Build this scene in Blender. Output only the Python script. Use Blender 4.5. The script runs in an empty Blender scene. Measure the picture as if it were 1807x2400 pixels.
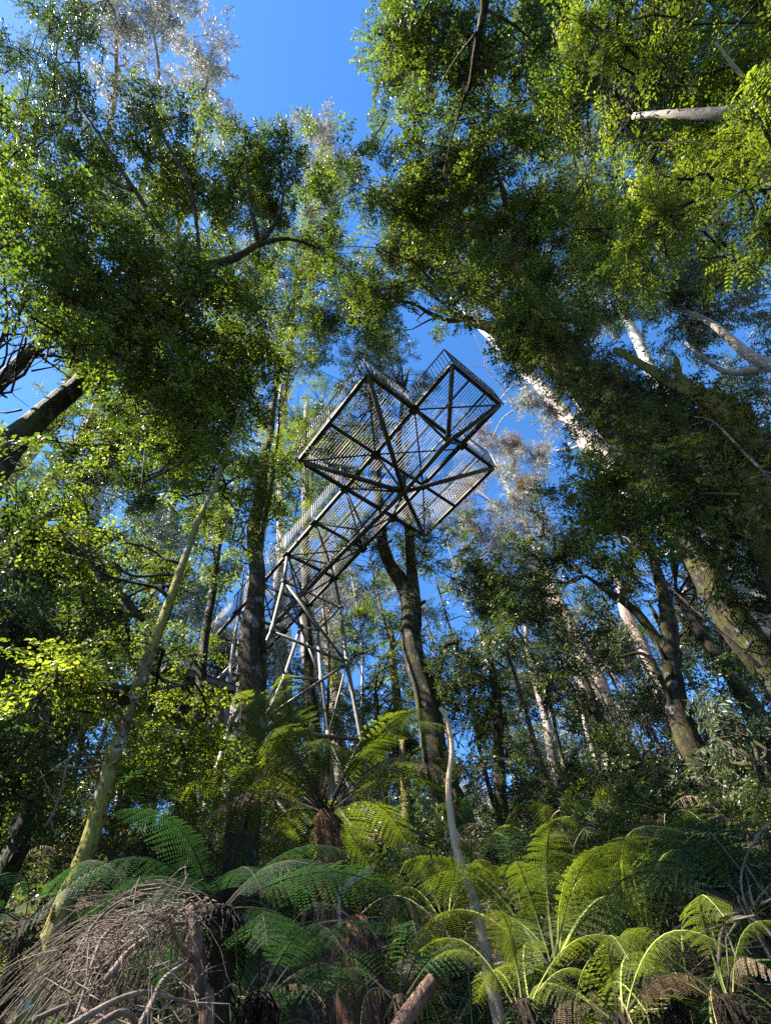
import bpy, math, random
import numpy as np
from mathutils import Vector, Matrix
random.seed(7); rng = np.random.default_rng(7)
scene = bpy.context.scene
COL = scene.collection

# ------------------------------------------------------------------ camera
F, PITCH, ROLL = 1180.0, math.radians(53.37), math.radians(-12.26)
CAMZ = 1.6
_fw = np.array([0, math.cos(PITCH), math.sin(PITCH)])
_R = np.array([1., 0, 0]); _U = np.array([0, -math.sin(PITCH), math.cos(PITCH)])
RR = _R*math.cos(ROLL)+_U*math.sin(ROLL); UU = -_R*math.sin(ROLL)+_U*math.cos(ROLL)
cam_data = bpy.data.cameras.new('camera'); cam = bpy.data.objects.new('camera', cam_data); COL.objects.link(cam)
cam_data.sensor_fit = 'HORIZONTAL'; cam_data.sensor_width = 36; cam_data.lens = F/1807*36
cam_data.clip_start = 0.05; cam_data.clip_end = 3000
m = Matrix([[RR[i], UU[i], -_fw[i]] for i in range(3)]).to_4x4(); m.translation = (0, 0, CAMZ)
cam.matrix_world = m
scene.camera = cam

# ------------------------------------------------------------------ sky, sun, exposure
SUN_EL, SUN_AZ = math.radians(50), math.radians(-112)      # azimuth clockwise from +Y
world = bpy.data.worlds.new('World'); scene.world = world; world.use_nodes = True
wn = world.node_tree.nodes; wl = world.node_tree.links
bg = wn['Background']
sky = wn.new('ShaderNodeTexSky'); sky.sky_type = 'NISHITA'; sky.sun_disc = False
sky.sun_elevation = SUN_EL; sky.sun_rotation = SUN_AZ
sky.altitude = 1200; sky.air_density = 1.0; sky.dust_density = 0.3; sky.ozone_density = 5.0
hs = wn.new('ShaderNodeHueSaturation'); hs.inputs['Saturation'].default_value = 1.18
wl.new(sky.outputs[0], hs.inputs['Color']); wl.new(hs.outputs[0], bg.inputs['Color'])
bg.inputs['Strength'].default_value = 0.078
sun_d = bpy.data.lights.new('sun', 'SUN'); sun_d.energy = 5.0; sun_d.angle = math.radians(0.53); sun_d.color = (1, .93, .80)
sun = bpy.data.objects.new('sun', sun_d); COL.objects.link(sun)
sdir = Vector((math.sin(SUN_AZ)*math.cos(SUN_EL), math.cos(SUN_AZ)*math.cos(SUN_EL), math.sin(SUN_EL)))
sun.rotation_euler = sdir.to_track_quat('Z', 'Y').to_euler()
scene.view_settings.view_transform = 'Standard'; scene.view_settings.look = 'None'
scene.view_settings.exposure = 2.4; scene.view_settings.gamma = 1
scene.render.engine = 'CYCLES'
scene.cycles.use_denoising = False; scene.cycles.max_bounces = 6; scene.cycles.diffuse_bounces = 3; scene.cycles.transmission_bounces = 4
scene.cycles.glossy_bounces = 2; scene.cycles.transparent_max_bounces = 4

SD = np.array(sdir)
# ------------------------------------------------------------------ helpers
S = 1807/1665.0
def ray(x, y):
    d = _fw + (x*S-903.5)/F*RR - (y*S-1200)/F*UU
    return d/np.linalg.norm(d)
def W(x, y, d):
    """a point on the sight line x,y of the survey sketch at slant distance d, or at ground distance -d"""
    r = ray(x, y)
    if d < 0: d = -d/math.hypot(r[0], r[1])
    return r*d+np.array([0, 0, CAMZ])
def Wz(x, y, z):
    r = ray(x, y); return r*((z-CAMZ)/r[2])+np.array([0, 0, CAMZ])
def PX(p):
    q = np.asarray(p, float)-np.array([0, 0, CAMZ]); c = q@_fw
    c = np.where(np.abs(c) < 1e-6, 1e-6, c)
    return np.where(c > 0, (903.5+F*(q@RR)/c)/S, -9999), np.where(c > 0, (1200-F*(q@UU)/c)/S, -9999)
def gz(x, y):
    """height of the hillside"""
    x = np.asarray(x, float); y = np.asarray(y, float)
    t = np.clip((y+1)/17.0, 0, 1); h = 6.7*(t*t*(3-2*t))
    h = h*(1-np.clip((y-22)/90, 0, .75))
    side = np.clip(-x/16, -.9, 1.3)
    h = h*(1+.30*side) + np.clip(-x-3, 0, 40)*.10
    return h + .18*np.sin(x*.9+y*.5)*np.cos(y*.7-x*.35)+.08*np.sin(x*2.3)*np.sin(y*2.1)
def noise3(p, s=1.0, seed=0):
    p = np.asarray(p)*s+seed*13.7
    x, y, z = p[..., 0], p[..., 1], p[..., 2]
    return (np.sin(x*1.7+1.3*np.sin(y*1.9+z))+np.sin(y*2.1+1.1*np.sin(z*1.6-x))+np.sin(z*1.9+1.2*np.sin(x*1.4+y*.7)))/3

def obj(name, mesh, parent=None, label=None, cat=None, group=None, kind=None):
    o = bpy.data.objects.new(name, mesh); COL.objects.link(o)
    if parent: o.parent = parent
    return tag(o, label, cat, group, kind)
def tag(o, label=None, cat=None, group=None, kind=None):
    if label: o['label'] = label
    if cat: o['category'] = cat
    if group: o['group'] = group
    if kind: o['kind'] = kind
    return o
def thing(name, loc, label, cat, group=None):
    o = bpy.data.objects.new(name, None); COL.objects.link(o); o.location = tuple(float(v) for v in loc)
    o.empty_display_size = .2
    return tag(o, label, cat, group)

class MB:
    """collects faces; points are world points, stored relative to an origin"""
    def __init__(self): self.v = []; self.f = []; self.n = 0; self.sm = []
    def add(self, v, f, smooth=True):
        self.v.append(np.asarray(v, float)); self.f += [tuple(i+self.n for i in q) for q in f]; self.n += len(v)
        self.sm += [smooth]*len(f)
    def tube(self, pts, rad, n=8, cap=True, rough=0.0, seed=0, smooth=True, taper=False):
        pts = np.asarray(pts, float); k = len(pts); rad = np.broadcast_to(np.asarray(rad, float), (k,))
        t = np.gradient(pts, axis=0); t /= np.linalg.norm(t, axis=1)[:, None]+1e-9
        a = np.array([0, 0, 1.]) if abs(t[0][2]) < .9 else np.array([1., 0, 0])
        nrm = np.cross(t[0], a); nrm /= np.linalg.norm(nrm)
        rings = []
        ang = np.arange(n)*2*math.pi/n
        for i in range(k):
            nrm = nrm-t[i]*np.dot(nrm, t[i]); nrm /= np.linalg.norm(nrm)+1e-9
            b = np.cross(t[i], nrm)
            ring = pts[i]+rad[i]*(np.outer(np.cos(ang), nrm)+np.outer(np.sin(ang), b))
            if rough:
                s = 1/max(rad[i], .03)
                w = noise3(ring*np.array([1, 1, .35]), s*1.3, seed)+.5*noise3(ring*np.array([1, 1, .3]), s*3.1, seed+3)
                ring = ring+(ring-pts[i])*(rough*(w if rad[i] > .05 else w*.25))[:, None]
            rings.append(ring)
        v = np.concatenate(rings)
        f = [(i*n+j, i*n+(j+1) % n, (i+1)*n+(j+1) % n, (i+1)*n+j) for i in range(k-1) for j in range(n)]
        if cap: f += [tuple(range(n))[::-1], tuple((k-1)*n+j for j in range(n))]
        self.add(v, f, smooth)
    def box(self, c, ax, ay, az):
        c, ax, ay, az = map(np.asarray, (c, ax, ay, az))
        v = [c+i*ax+j*ay+k*az for k in (-1, 1) for j in (-1, 1) for i in (-1, 1)]
        self.add(v, [(0, 2, 3, 1), (4, 5, 7, 6), (0, 1, 5, 4), (2, 6, 7, 3), (0, 4, 6, 2), (1, 3, 7, 5)], False)
    def mesh(self, name, mat, origin=(0, 0, 0)):
        me = bpy.data.meshes.new(name)
        v = np.concatenate(self.v)-np.asarray(origin, float)
        me.from_pydata(v.tolist(), [], self.f)
        me.polygons.foreach_set('use_smooth', self.sm)
        me.materials.append(mat); me.update()
        return me
def build(name, mb, mat, parent=None, **k):
    org = tuple(parent.location) if parent else (0, 0, 0)
    return obj(name, mb.mesh(name, mat, org), parent, **k)
def smooth_path(pts, rad, sub=5):
    pts = np.asarray(pts, float); rad = np.asarray(rad, float); k = len(pts)
    P = np.vstack([2*pts[0]-pts[1], pts, 2*pts[-1]-pts[-2]]); out = []; ro = []
    for i in range(k-1):
        p0, p1, p2, p3 = P[i:i+4]
        for s in np.linspace(0, 1, sub, endpoint=False):
            out.append(.5*((2*p1)+(-p0+p2)*s+(2*p0-5*p1+4*p2-p3)*s*s+(-p0+3*p1-3*p2+p3)*s**3)); ro.append(rad[i]*(1-s)+rad[i+1]*s)
    out.append(pts[-1]); ro.append(rad[-1])
    return np.array(out), np.array(ro)

# ------------------------------------------------------------------ materials
def mat(name):
    mt = bpy.data.materials.new(name); mt.use_nodes = True
    return mt, mt.node_tree.nodes, mt.node_tree.links, mt.node_tree.nodes['Principled BSDF']
def ramp(nodes, stops):
    r = nodes.new('ShaderNodeValToRGB'); e = r.color_ramp.elements
    while len(e) < len(stops): e.new(.5)
    for i, (p, c) in enumerate(stops): e[i].position = p; e[i].color = (*c, 1)
    return r
def bark(name, stops, scale=6, stretch=.25, bump=.6, moss=None, moss_amt=.5, rough=.9, rings=0):
    mt, N, L, B = mat(name)
    tc = N.new('ShaderNodeTexCoord'); mp = N.new('ShaderNodeMapping'); mp.inputs['Scale'].default_value = (1, 1, stretch)
    L.new(tc.outputs['Object'], mp.inputs[0])
    n1 = N.new('ShaderNodeTexNoise'); n1.inputs['Scale'].default_value = scale; n1.inputs['Detail'].default_value = 8; n1.inputs['Roughness'].default_value = .7
    L.new(mp.outputs[0], n1.inputs[0]); r = ramp(N, stops); L.new(n1.outputs[0], r.inputs[0])
    col = r.outputs[0]
    n2 = N.new('ShaderNodeTexNoise'); n2.inputs['Scale'].default_value = scale*4; n2.inputs['Detail'].default_value = 6; L.new(mp.outputs[0], n2.inputs[0])
    if moss:
        n3 = N.new('ShaderNodeTexNoise'); n3.inputs['Scale'].default_value = 2.2; n3.inputs['Detail'].default_value = 9; n3.inputs['Roughness'].default_value = .75
        L.new(tc.outputs['Object'], n3.inputs[0])
        rr = ramp(N, [(max(0, .62-moss_amt*.35), (0, 0, 0)), (.68-moss_amt*.3, (1, 1, 1))]); L.new(n3.outputs[0], rr.inputs[0])
        mx = N.new('ShaderNodeMix'); mx.data_type = 'RGBA'; L.new(rr.outputs[0], mx.inputs[0]); L.new(col, mx.inputs[6])
        mr = ramp(N, [(.3, tuple(c*.5 for c in moss)), (.7, moss)]); L.new(n2.outputs[0], mr.inputs[0]); L.new(mr.outputs[0], mx.inputs[7])
        col = mx.outputs[2]
    if rings:
        n5 = N.new('ShaderNodeTexNoise'); n5.inputs['Scale'].default_value = 3.1; n5.inputs['Detail'].default_value = 5; L.new(tc.outputs['Object'], n5.inputs[0])
        r5 = ramp(N, [(.58, (0, 0, 0)), (.64, (1, 1, 1))]); L.new(n5.outputs[0], r5.inputs[0]); m5 = N.new('ShaderNodeMix'); m5.data_type = 'RGBA'; L.new(r5.outputs[0], m5.inputs[0]); L.new(col, m5.inputs[6])
        r6 = ramp(N, [(.4, (.06, .05, .04)), (.65, tuple(rings for _ in range(3)))]); L.new(n2.outputs[0], r6.inputs[0]); L.new(r6.outputs[0], m5.inputs[7]); col = m5.outputs[2]
    L.new(col, B.inputs['Base Color']); B.inputs['Roughness'].default_value = rough; B.inputs['Specular IOR Level'].default_value = .2
    bp = N.new('ShaderNodeBump'); bp.inputs['Strength'].default_value = bump; bp.inputs['Distance'].default_value = .04
    ad = N.new('ShaderNodeMath'); L.new(n1.outputs[0], ad.inputs[0]); L.new(n2.outputs[0], ad.inputs[1]); L.new(ad.outputs[0], bp.inputs['Height']); L.new(bp.outputs[0], B.inputs['Normal'])
    return mt
def leafmat(name, cols, trans, gloss=.25, rough=.35, tmix=.45, backcol=None):
    """cols: ramp over the per-spray random number"""
    mt, N, L, B = mat(name)
    oi = N.new('ShaderNodeObjectInfo'); tc = N.new('ShaderNodeTexCoord')
    nz = N.new('ShaderNodeTexNoise'); nz.inputs['Scale'].default_value = 9; L.new(tc.outputs['Object'], nz.inputs[0])
    at = N.new('ShaderNodeAttribute'); at.attribute_name = 'leaf_tone'
    a = N.new('ShaderNodeMath'); a.operation = 'MULTIPLY_ADD'; a.inputs[1].default_value = .5; L.new(at.outputs['Fac'], a.inputs[0])
    b = N.new('ShaderNodeMath'); b.operation = 'MULTIPLY'; b.inputs[1].default_value = .5; L.new(oi.outputs['Random'], b.inputs[0]); L.new(b.outputs[0], a.inputs[2])
    r = ramp(N, cols); L.new(a.outputs[0], r.inputs[0])
    B.inputs['Roughness'].default_value = rough; B.inputs['Specular IOR Level'].default_value = gloss
    L.new(r.outputs[0], B.inputs['Base Color'])
    tr = N.new('ShaderNodeBsdfTranslucent')
    mm = N.new('ShaderNodeMix'); mm.data_type = 'RGBA'; mm.blend_type = 'MULTIPLY'; mm.inputs[0].default_value = 1; L.new(r.outputs[0], mm.inputs[6]); mm.inputs[7].default_value = (*trans, 1)
    L.new(mm.outputs[2], tr.inputs[0])
    mx = N.new('ShaderNodeMixShader'); mx.inputs[0].default_value = tmix; L.new(B.outputs[0], mx.inputs[1]); L.new(tr.outputs[0], mx.inputs[2])
    L.new(mx.outputs[0], N['Material Output'].inputs[0])
    return mt
M = {}
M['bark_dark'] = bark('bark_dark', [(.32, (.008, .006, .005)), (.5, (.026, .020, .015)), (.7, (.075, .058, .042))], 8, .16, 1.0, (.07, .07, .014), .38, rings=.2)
M['bark_moss'] = bark('bark_moss', [(.3, (.05, .035, .022)), (.5, (.17, .12, .08)), (.7, (.34, .27, .19))], 10, .4, .7, (.20, .18, .035), .55, rings=.42)
M['bark_verymoss'] = bark('bark_verymoss', [(.3, (.05, .035, .022)), (.6, (.17, .12, .07)), (.8, (.26, .2, .13))], 7, .5, 1.0, (.13, .115, .028), .75)
M['bark_stringy'] = bark('bark_stringy', [(.32, (.03, .018, .012)), (.48, (.15, .085, .06)), (.68, (.34, .22, .17))], 11, .07, 1.0, (.10, .10, .02), .15)
M['bark_pale'] = bark('bark_pale', [(.3, (.16, .13, .12)), (.5, (.40, .37, .34)), (.72, (.68, .64, .60))], 3, .3, .3)
M['bark_grey'] = bark('bark_grey', [(.3, (.09, .075, .07)), (.5, (.26, .22, .19)), (.75, (.44, .40, .36))], 4, .2, .4)
M['bark_pink'] = bark('bark_pink', [(.36, (.07, .042, .032)), (.48, (.22, .165, .14)), (.64, (.40, .34, .30))], 5, .12, .9)
M['dead_wood'] = bark('dead_wood', [(.3, (.15, .10, .065)), (.5, (.32, .235, .15)), (.72, (.50, .39, .26))], 9, .12, .5)
M['dead_twig'] = bark('dead_twig', [(.3, (.04, .027, .02)), (.5, (.12, .088, .07)), (.72, (.25, .20, .165))], 5, 1, .3)
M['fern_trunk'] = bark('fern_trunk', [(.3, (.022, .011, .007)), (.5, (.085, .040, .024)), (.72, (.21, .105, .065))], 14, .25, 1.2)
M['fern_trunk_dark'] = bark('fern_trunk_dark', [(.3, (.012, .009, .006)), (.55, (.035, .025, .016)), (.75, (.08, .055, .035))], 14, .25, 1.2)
M['fibre'] = bark('fibre', [(.3, (.04, .018, .01)), (.55, (.15, .075, .045)), (.75, (.28, .17, .11))], 30, 1, .2)
M['soil'] = bark('soil', [(.3, (.012, .009, .005)), (.5, (.035, .026, .015)), (.7, (.08, .055, .032))], 3, 1, 1.0, (.03, .045, .012), .4)
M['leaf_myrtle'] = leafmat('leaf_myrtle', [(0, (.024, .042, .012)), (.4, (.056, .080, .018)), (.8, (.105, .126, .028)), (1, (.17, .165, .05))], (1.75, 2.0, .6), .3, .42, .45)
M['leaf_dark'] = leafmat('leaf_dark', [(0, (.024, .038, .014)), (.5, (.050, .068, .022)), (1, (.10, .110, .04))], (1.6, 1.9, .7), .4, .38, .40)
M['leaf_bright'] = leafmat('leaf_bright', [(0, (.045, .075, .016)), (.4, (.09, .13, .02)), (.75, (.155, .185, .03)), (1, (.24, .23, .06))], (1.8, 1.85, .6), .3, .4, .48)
M['leaf_gum'] = leafmat('leaf_gum', [(0, (.05, .085, .045)), (.5, (.10, .13, .075)), (1, (.19, .20, .14))], (1.3, 1.5, .9), .45, .4, .30)
M['leaf_silver'] = leafmat('leaf_silver', [(0, (.12, .14, .12)), (.5, (.25, .26, .24)), (1, (.42, .41, .40))], (1.1, 1.1, .9), .35, .45, .28)
M['leaf_brown'] = leafmat('leaf_brown', [(0, (.06, .042, .026)), (.5, (.17, .115, .07)), (1, (.33, .25, .17))], (1.5, 1.2, .9), .15, .6, .35)
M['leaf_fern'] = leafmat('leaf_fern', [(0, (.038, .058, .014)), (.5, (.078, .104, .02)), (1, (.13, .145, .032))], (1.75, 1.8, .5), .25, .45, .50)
M['leaf_fern_dark'] = leafmat('leaf_fern_dark', [(0, (.010, .022, .013)), (.5, (.020, .038, .020)), (1, (.038, .060, .027))], (1.3, 2.0, .8), .1, .5, .38)  # dark copy of the fern leaf, with the shade put into its colour
M['stem_green'] = bark('stem_green', [(.3, (.10, .13, .03)), (.7, (.30, .32, .08))], 6, 1, .1)
M['stem_dark'] = bark('stem_dark', [(.3, (.015, .012, .008)), (.7, (.06, .05, .03))], 6, 1, .1)
M['leaf_moss'] = leafmat('leaf_moss', [(0, (.07, .075, .015)), (.5, (.16, .15, .03)), (1, (.27, .24, .05))], (1.2, 1.2, .5), .1, .8, .3)

mt, N, L, B = mat('galvanised_steel')
tc = N.new('ShaderNodeTexCoord'); n1 = N.new('ShaderNodeTexNoise'); n1.inputs['Scale'].default_value = 3.5; n1.inputs['Detail'].default_value = 9; n1.inputs['Roughness'].default_value = .75
L.new(tc.outputs['Object'], n1.inputs[0]); r = ramp(N, [(.33, (.045, .040, .032)), (.5, (.115, .11, .098)), (.68, (.21, .21, .20))]); L.new(n1.outputs[0], r.inputs[0])
L.new(r.outputs[0], B.inputs['Base Color']); B.inputs['Metallic'].default_value = .25; B.inputs['Roughness'].default_value = .55
M['steel'] = mt
mt, N, L, B = mat('weathered_deck_steel')
tc = N.new('ShaderNodeTexCoord'); n1 = N.new('ShaderNodeTexNoise'); n1.inputs['Scale'].default_value = 3; n1.inputs['Detail'].default_value = 9; n1.inputs['Roughness'].default_value = .75
L.new(tc.outputs['Object'], n1.inputs[0]); r = ramp(N, [(.33, (.018, .015, .011)), (.5, (.045, .039, .030)), (.7, (.10, .09, .072))]); L.new(n1.outputs[0], r.inputs[0])
L.new(r.outputs[0], B.inputs['Base Color']); B.inputs['Metallic'].default_value = .1; B.inputs['Roughness'].default_value = .7
M['deck'] = mt

# ------------------------------------------------------------------ ground
gx = np.concatenate([np.linspace(-400, -45, 14), np.linspace(-40, 40, 130), np.linspace(45, 400, 14)])
gy = np.concatenate([np.linspace(-300, -22, 10), np.linspace(-20, 60, 130), np.linspace(66, 500, 16)])
GX, GY = np.meshgrid(gx, gy); GZ = gz(GX, GY)
v = np.stack([GX, GY, GZ], -1).reshape(-1, 3); nx = len(gx)
mb = MB(); mb.add(v, [(j*nx+i, j*nx+i+1, (j+1)*nx+i+1, (j+1)*nx+i) for j in range(len(gy)-1) for i in range(nx-1)])
build('ground', mb, M['soil'], label='dark leaf littered forest floor rising up the hillside', kind='structure')

# ------------------------------------------------------------------ leaf sprays (prototypes for scattering)
def leaf_mesh(name, mat_, items, twigs=None, twig_mat=None):
    """items: list of (base, dir, normal, length, width, tone)"""
    v = []; f = []; tone = []
    for (b, d, nr, ln, wd, tn) in items:
        b = np.asarray(b, float); d = d/np.linalg.norm(d); s = np.cross(d, nr); s /= np.linalg.norm(s)+1e-9; up = np.cross(s, d)
        k = len(v)
        v += [b, b+d*ln*.5+s*wd/2+up*ln*.06, b+d*ln, b+d*ln*.5-s*wd/2+up*ln*.06]
        f += [(k, k+1, k+2), (k, k+2, k+3)]; tone += [tn]*4
    nt = 0
    if twigs:
        t = MB()
        for pts, r in twigs: t.tube(pts, r, 3, cap=False)
        tv = np.concatenate(t.v); k = len(v); v = np.vstack([np.array(v), tv]); f += [tuple(i+k for i in q) for q in t.f]; nt = len(t.f); tone += [0]*len(tv)
    me = bpy.data.meshes.new(name); me.from_pydata(np.asarray(v).tolist(), [], f)
    me.materials.append(mat_); me.materials.append(twig_mat or M['stem_dark'])
    mi = [0]*(len(f)-nt)+[1]*nt; me.polygons.foreach_set('material_index', mi)
    a = me.attributes.new('leaf_tone', 'FLOAT', 'POINT'); a.data.foreach_set('value', np.asarray(tone, np.float32)); me.update()
    return me
def spray(name, mat_, n_side, leaf, aspect, size, flat=.25, droop=0., per=7, twig_mat=None):
    items = []; tw = []
    main = np.array([[0, 0, 0], [size*.35, 0, .02*size], [size*.7, 0, -.05*size-droop*size*.3], [size, 0, -.12*size-droop*size]])
    tw.append((main, [.006, .005, .004, .002]))
    subs = [(main, 1.0)]
    for i in range(n_side):
        t = .15+.75*i/n_side; sd = 1 if i % 2 else -1
        p = np.array([np.interp(t*size, main[:, 0], main[:, 0]), 0, np.interp(t*size, main[:, 0], main[:, 2])])
        ln = size*(.55-.3*t)*rng.uniform(.7, 1.2); a = rng.uniform(.6, 1.1)*sd
        d = np.array([math.cos(a), math.sin(a), rng.uniform(-flat, flat)-droop*.8]); e = p+d*ln
        mid = p+d*ln*.5+np.array([0, 0, .05*ln]); tw.append((np.array([p, mid, e]), [.004, .003, .0015])); subs.append((np.array([p, mid, e]), .8))
    for pts, sc in subs:
        for k in range(per):
            t = (k+rng.uniform(.2, 1))/per*(len(pts)-1); i = min(int(t), len(pts)-2); b = pts[i]+(pts[i+1]-pts[i])*(t-i); ax = pts[i+1]-pts[i]; ax /= np.linalg.norm(ax)
            rv = rng.normal(size=3); rv[2] *= .5+flat; sd = np.cross(ax, [0, 0, 1.]); sd = sd/(np.linalg.norm(sd)+1e-6)*(1 if k % 2 else -1)
            d = ax*.5+sd*.8+rv*.35+np.array([0, 0, -droop*1.6]); nr = np.array([0, 0, 1.])+rng.normal(size=3)*(.45+flat)
            l = leaf*rng.uniform(.7, 1.25); items.append((b, d, nr, l, l*aspect, rng.uniform()))
    return leaf_mesh(name, mat_, items, tw, twig_mat)
def compound(name, mat_, size, leaflet, pairs, aspect=.4, n=5):
    """several drooping leaves with paired leaflets"""
    items = []; tw = []
    for j in range(n):
        a = j*2*math.pi/n+rng.uniform(-.3, .3); ln = size*rng.uniform(.7, 1.1); d = np.array([math.cos(a), math.sin(a), .15]); s = np.array([-math.sin(a), math.cos(a), 0])
        pts = np.array([d*ln*t+np.array([0, 0, -ln*.5*t*t]) for t in np.linspace(0, 1, 5)]); tw.append((pts, [.004]*4+[.002]))
        for k in range(pairs):
            t = (k+.8)/pairs; p = d*ln*t+np.array([0, 0, -ln*.5*t*t])
            for sd in (-1, 1): items.append((p, s*sd+d*.5+np.array([0, 0, -.35*t]), np.array([0, 0, 1.])+rng.normal(size=3)*.3, leaflet*(1-.4*t)*rng.uniform(.8, 1.15), leaflet*aspect, rng.uniform()))
    return leaf_mesh(name, mat_, items, tw)
def frond_mesh(name, mat_, stem_mat, length=1.6, pairs=30, pl=.36, arch=.9, droop=.5, lod=1, ragged=0.0):
    """a tree fern frond along +X rising then arching over"""
    T = np.linspace(0, 1, 12); P = np.stack([length*T, 0*T, length*(arch*T*(1-T*.55)-droop*T**3*.55)], -1)
    cp = lambda t: np.array([np.interp(t, T, P[:, i]) for i in range(3)])
    items = []
    sp = length*.82/pairs
    for k in range(pairs):
        t = .16+.82*(k+.5)/pairs; p = cp(t); tg = cp(min(1, t+.02))-cp(t-.02); tg /= np.linalg.norm(tg)
        w = pl*math.sin(math.pi*min(1, (t*.93+.02))**.8)**.7*(1 if t > .3 else .55+.45*(t-.16)/.14)
        for sd in (-1, 1):
            if rng.uniform() < ragged: continue
            sdv = np.array([0, sd, 0.]); d = sdv*(.93-.9*ragged)+tg*(.38+rng.normal()*.05)+np.array([0, 0, -.12-2.2*ragged-droop*.15+rng.normal()*.06]); d /= np.linalg.norm(d); up = np.cross(d, tg)*sd; up /= np.linalg.norm(up)
            if up[2] < 0: up = -up
            sw = w*rng.uniform(.9, 1.05)
            if lod == 0:
                m_ = 5
                for q in range(m_):
                    a = q/m_; c = p+d*sw*a+np.array([0, 0, -.25*sw*a*a]); items.append((c, d+np.array([0, 0, -.4*a]), up+rng.normal(size=3)*.15, sw/m_*1.25, sp*.62*(1-a*.6), rng.uniform()))
            else:
                m_ = 13; x2 = np.cross(up, d)
                for q in range(m_):
                    a = (q+.3)/m_; c = p+d*sw*a+np.array([0, 0, -.28*sw*a*a]); ll = sp*.50*(1-a*.6)+.005
                    for s2 in (-1, 1): items.append((c, x2*s2+d*.45, up+rng.normal(size=3)*.12, ll, max(.007, sw/m_*.8), rng.uniform()))
    tw = [(P, np.linspace(.011, .002, 12))]
    return leaf_mesh(name, mat_, items, tw, stem_mat)

def scatter_group(name, meshes):
    g = bpy.data.node_groups.new(name, 'GeometryNodeTree')
    g.interface.new_socket('Geometry', in_out='INPUT', socket_type='NodeSocketGeometry'); g.interface.new_socket('Geometry', in_out='OUTPUT', socket_type='NodeSocketGeometry')
    n = g.nodes; l = g.links; gi = n.new('NodeGroupInput'); go = n.new('NodeGroupOutput')
    j = n.new('GeometryNodeJoinGeometry')
    for k, me in enumerate(meshes):
        po = bpy.data.objects.new(name+'_source', me)
        oi = n.new('GeometryNodeObjectInfo'); oi.inputs['Object'].default_value = po; oi.inputs['As Instance'].default_value = False
        gt = n.new('GeometryNodeGeometryToInstance'); l.new(oi.outputs['Geometry'], gt.inputs[0]); l.new(gt.outputs[0], j.inputs[0])
    ip = n.new('GeometryNodeInstanceOnPoints'); l.new(gi.outputs[0], ip.inputs['Points']); l.new(j.outputs[0], ip.inputs['Instance'])
    ip.inputs['Pick Instance'].default_value = True
    def at(nm, ty):
        a = n.new('GeometryNodeInputNamedAttribute'); a.data_type = ty; a.inputs['Name'].default_value = nm; return a.outputs[0]
    l.new(at('pick', 'INT'), ip.inputs['Instance Index'])
    e = n.new('FunctionNodeEulerToRotation'); l.new(at('rot', 'FLOAT_VECTOR'), e.inputs[0]); l.new(e.outputs[0], ip.inputs['Rotation'])
    l.new(at('sc', 'FLOAT'), ip.inputs['Scale']); l.new(ip.outputs[0], go.inputs[0])
    g['n'] = len(meshes)
    return g
def scatter(name, group, pts, rot, sc, parent=None, **k):
    org = np.array(parent.location) if parent else np.zeros(3)
    me = bpy.data.meshes.new(name); p = np.asarray(pts)-org
    me.vertices.add(len(p)); me.vertices.foreach_set('co', p.astype(np.float32).ravel())
    a = me.attributes.new('rot', 'FLOAT_VECTOR', 'POINT'); a.data.foreach_set('vector', np.asarray(rot, np.float32).ravel())
    a = me.attributes.new('sc', 'FLOAT', 'POINT'); a.data.foreach_set('value', np.asarray(sc, np.float32))
    a = me.attributes.new('pick', 'INT', 'POINT'); a.data.foreach_set('value', rng.integers(0, group['n'], len(p)).astype(np.int32))
    o = obj(name, me, parent, kind='stuff', **k); md = o.modifiers.new('scatter', 'NODES'); md.node_group = group
    return o
G = {}
G['myrtle'] = scatter_group('myrtle_sprays', [spray('myrtle_spray', M['leaf_myrtle'], 9, .074, .60, .66, .22, .05, 7) for _ in range(3)])
G['dark'] = scatter_group('dark_sprays', [spray('dark_spray', M['leaf_dark'], 9, .078, .55, .68, .35, .08, 7) for _ in range(3)])
G['bright'] = scatter_group('bright_sprays', [spray('bright_spray', M['leaf_bright'], 8, .064, .50, .60, .18, .12, 8) for _ in range(3)])
G['feather'] = scatter_group('feather_sprays', [compound('feather_leaf', M['leaf_bright'], .26, .062, 7, .36, 5) for _ in range(2)])
G['gum'] = scatter_group('gum_sprays', [spray('gum_spray', M['leaf_gum'], 7, .15, .28, .75, .5, .45, 6) for _ in range(3)])
G['silver'] = scatter_group('silver_sprays', [spray('silver_spray', M['leaf_silver'], 7, .15, .30, .8, .5, .35, 6, M['bark_grey']) for _ in range(3)])
G['brown'] = scatter_group('brown_sprays', [spray('brown_spray', M['leaf_brown'], 8, .07, .35, .6, .5, .4, 7) for _ in range(2)])
G['moss'] = scatter_group('moss_sprays', [spray('moss_tuft', M['leaf_moss'], 6, .022, .5, .10, .8, .5, 7) for _ in range(2)])
G['epiphyte'] = scatter_group('epiphyte_ferns', [frond_mesh('small_frond', M['leaf_fern'], M['stem_dark'], .42, 12, .09, .5, 1.2, 0) for _ in range(2)]+[spray('hanging_fern', M['leaf_fern_dark'], 6, .06, .4, .4, .6, .7, 6)])
G['fern'] = scatter_group('low_ferns', [frond_mesh('low_frond', M['leaf_fern'], M['stem_green'], 1.0, 20, .22, .8, .7, 0), frond_mesh('low_frond', M['leaf_fern_dark'], M['stem_green'], 1.1, 20, .24, .9, .8, 0)])
G['deadfern'] = scatter_group('dead_ferns', [frond_mesh('dead_frond', M['leaf_brown'], M['dead_wood'], 1.0, 16, .2, .35, 1.3, 0, .35) for _ in range(2)])

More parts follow.
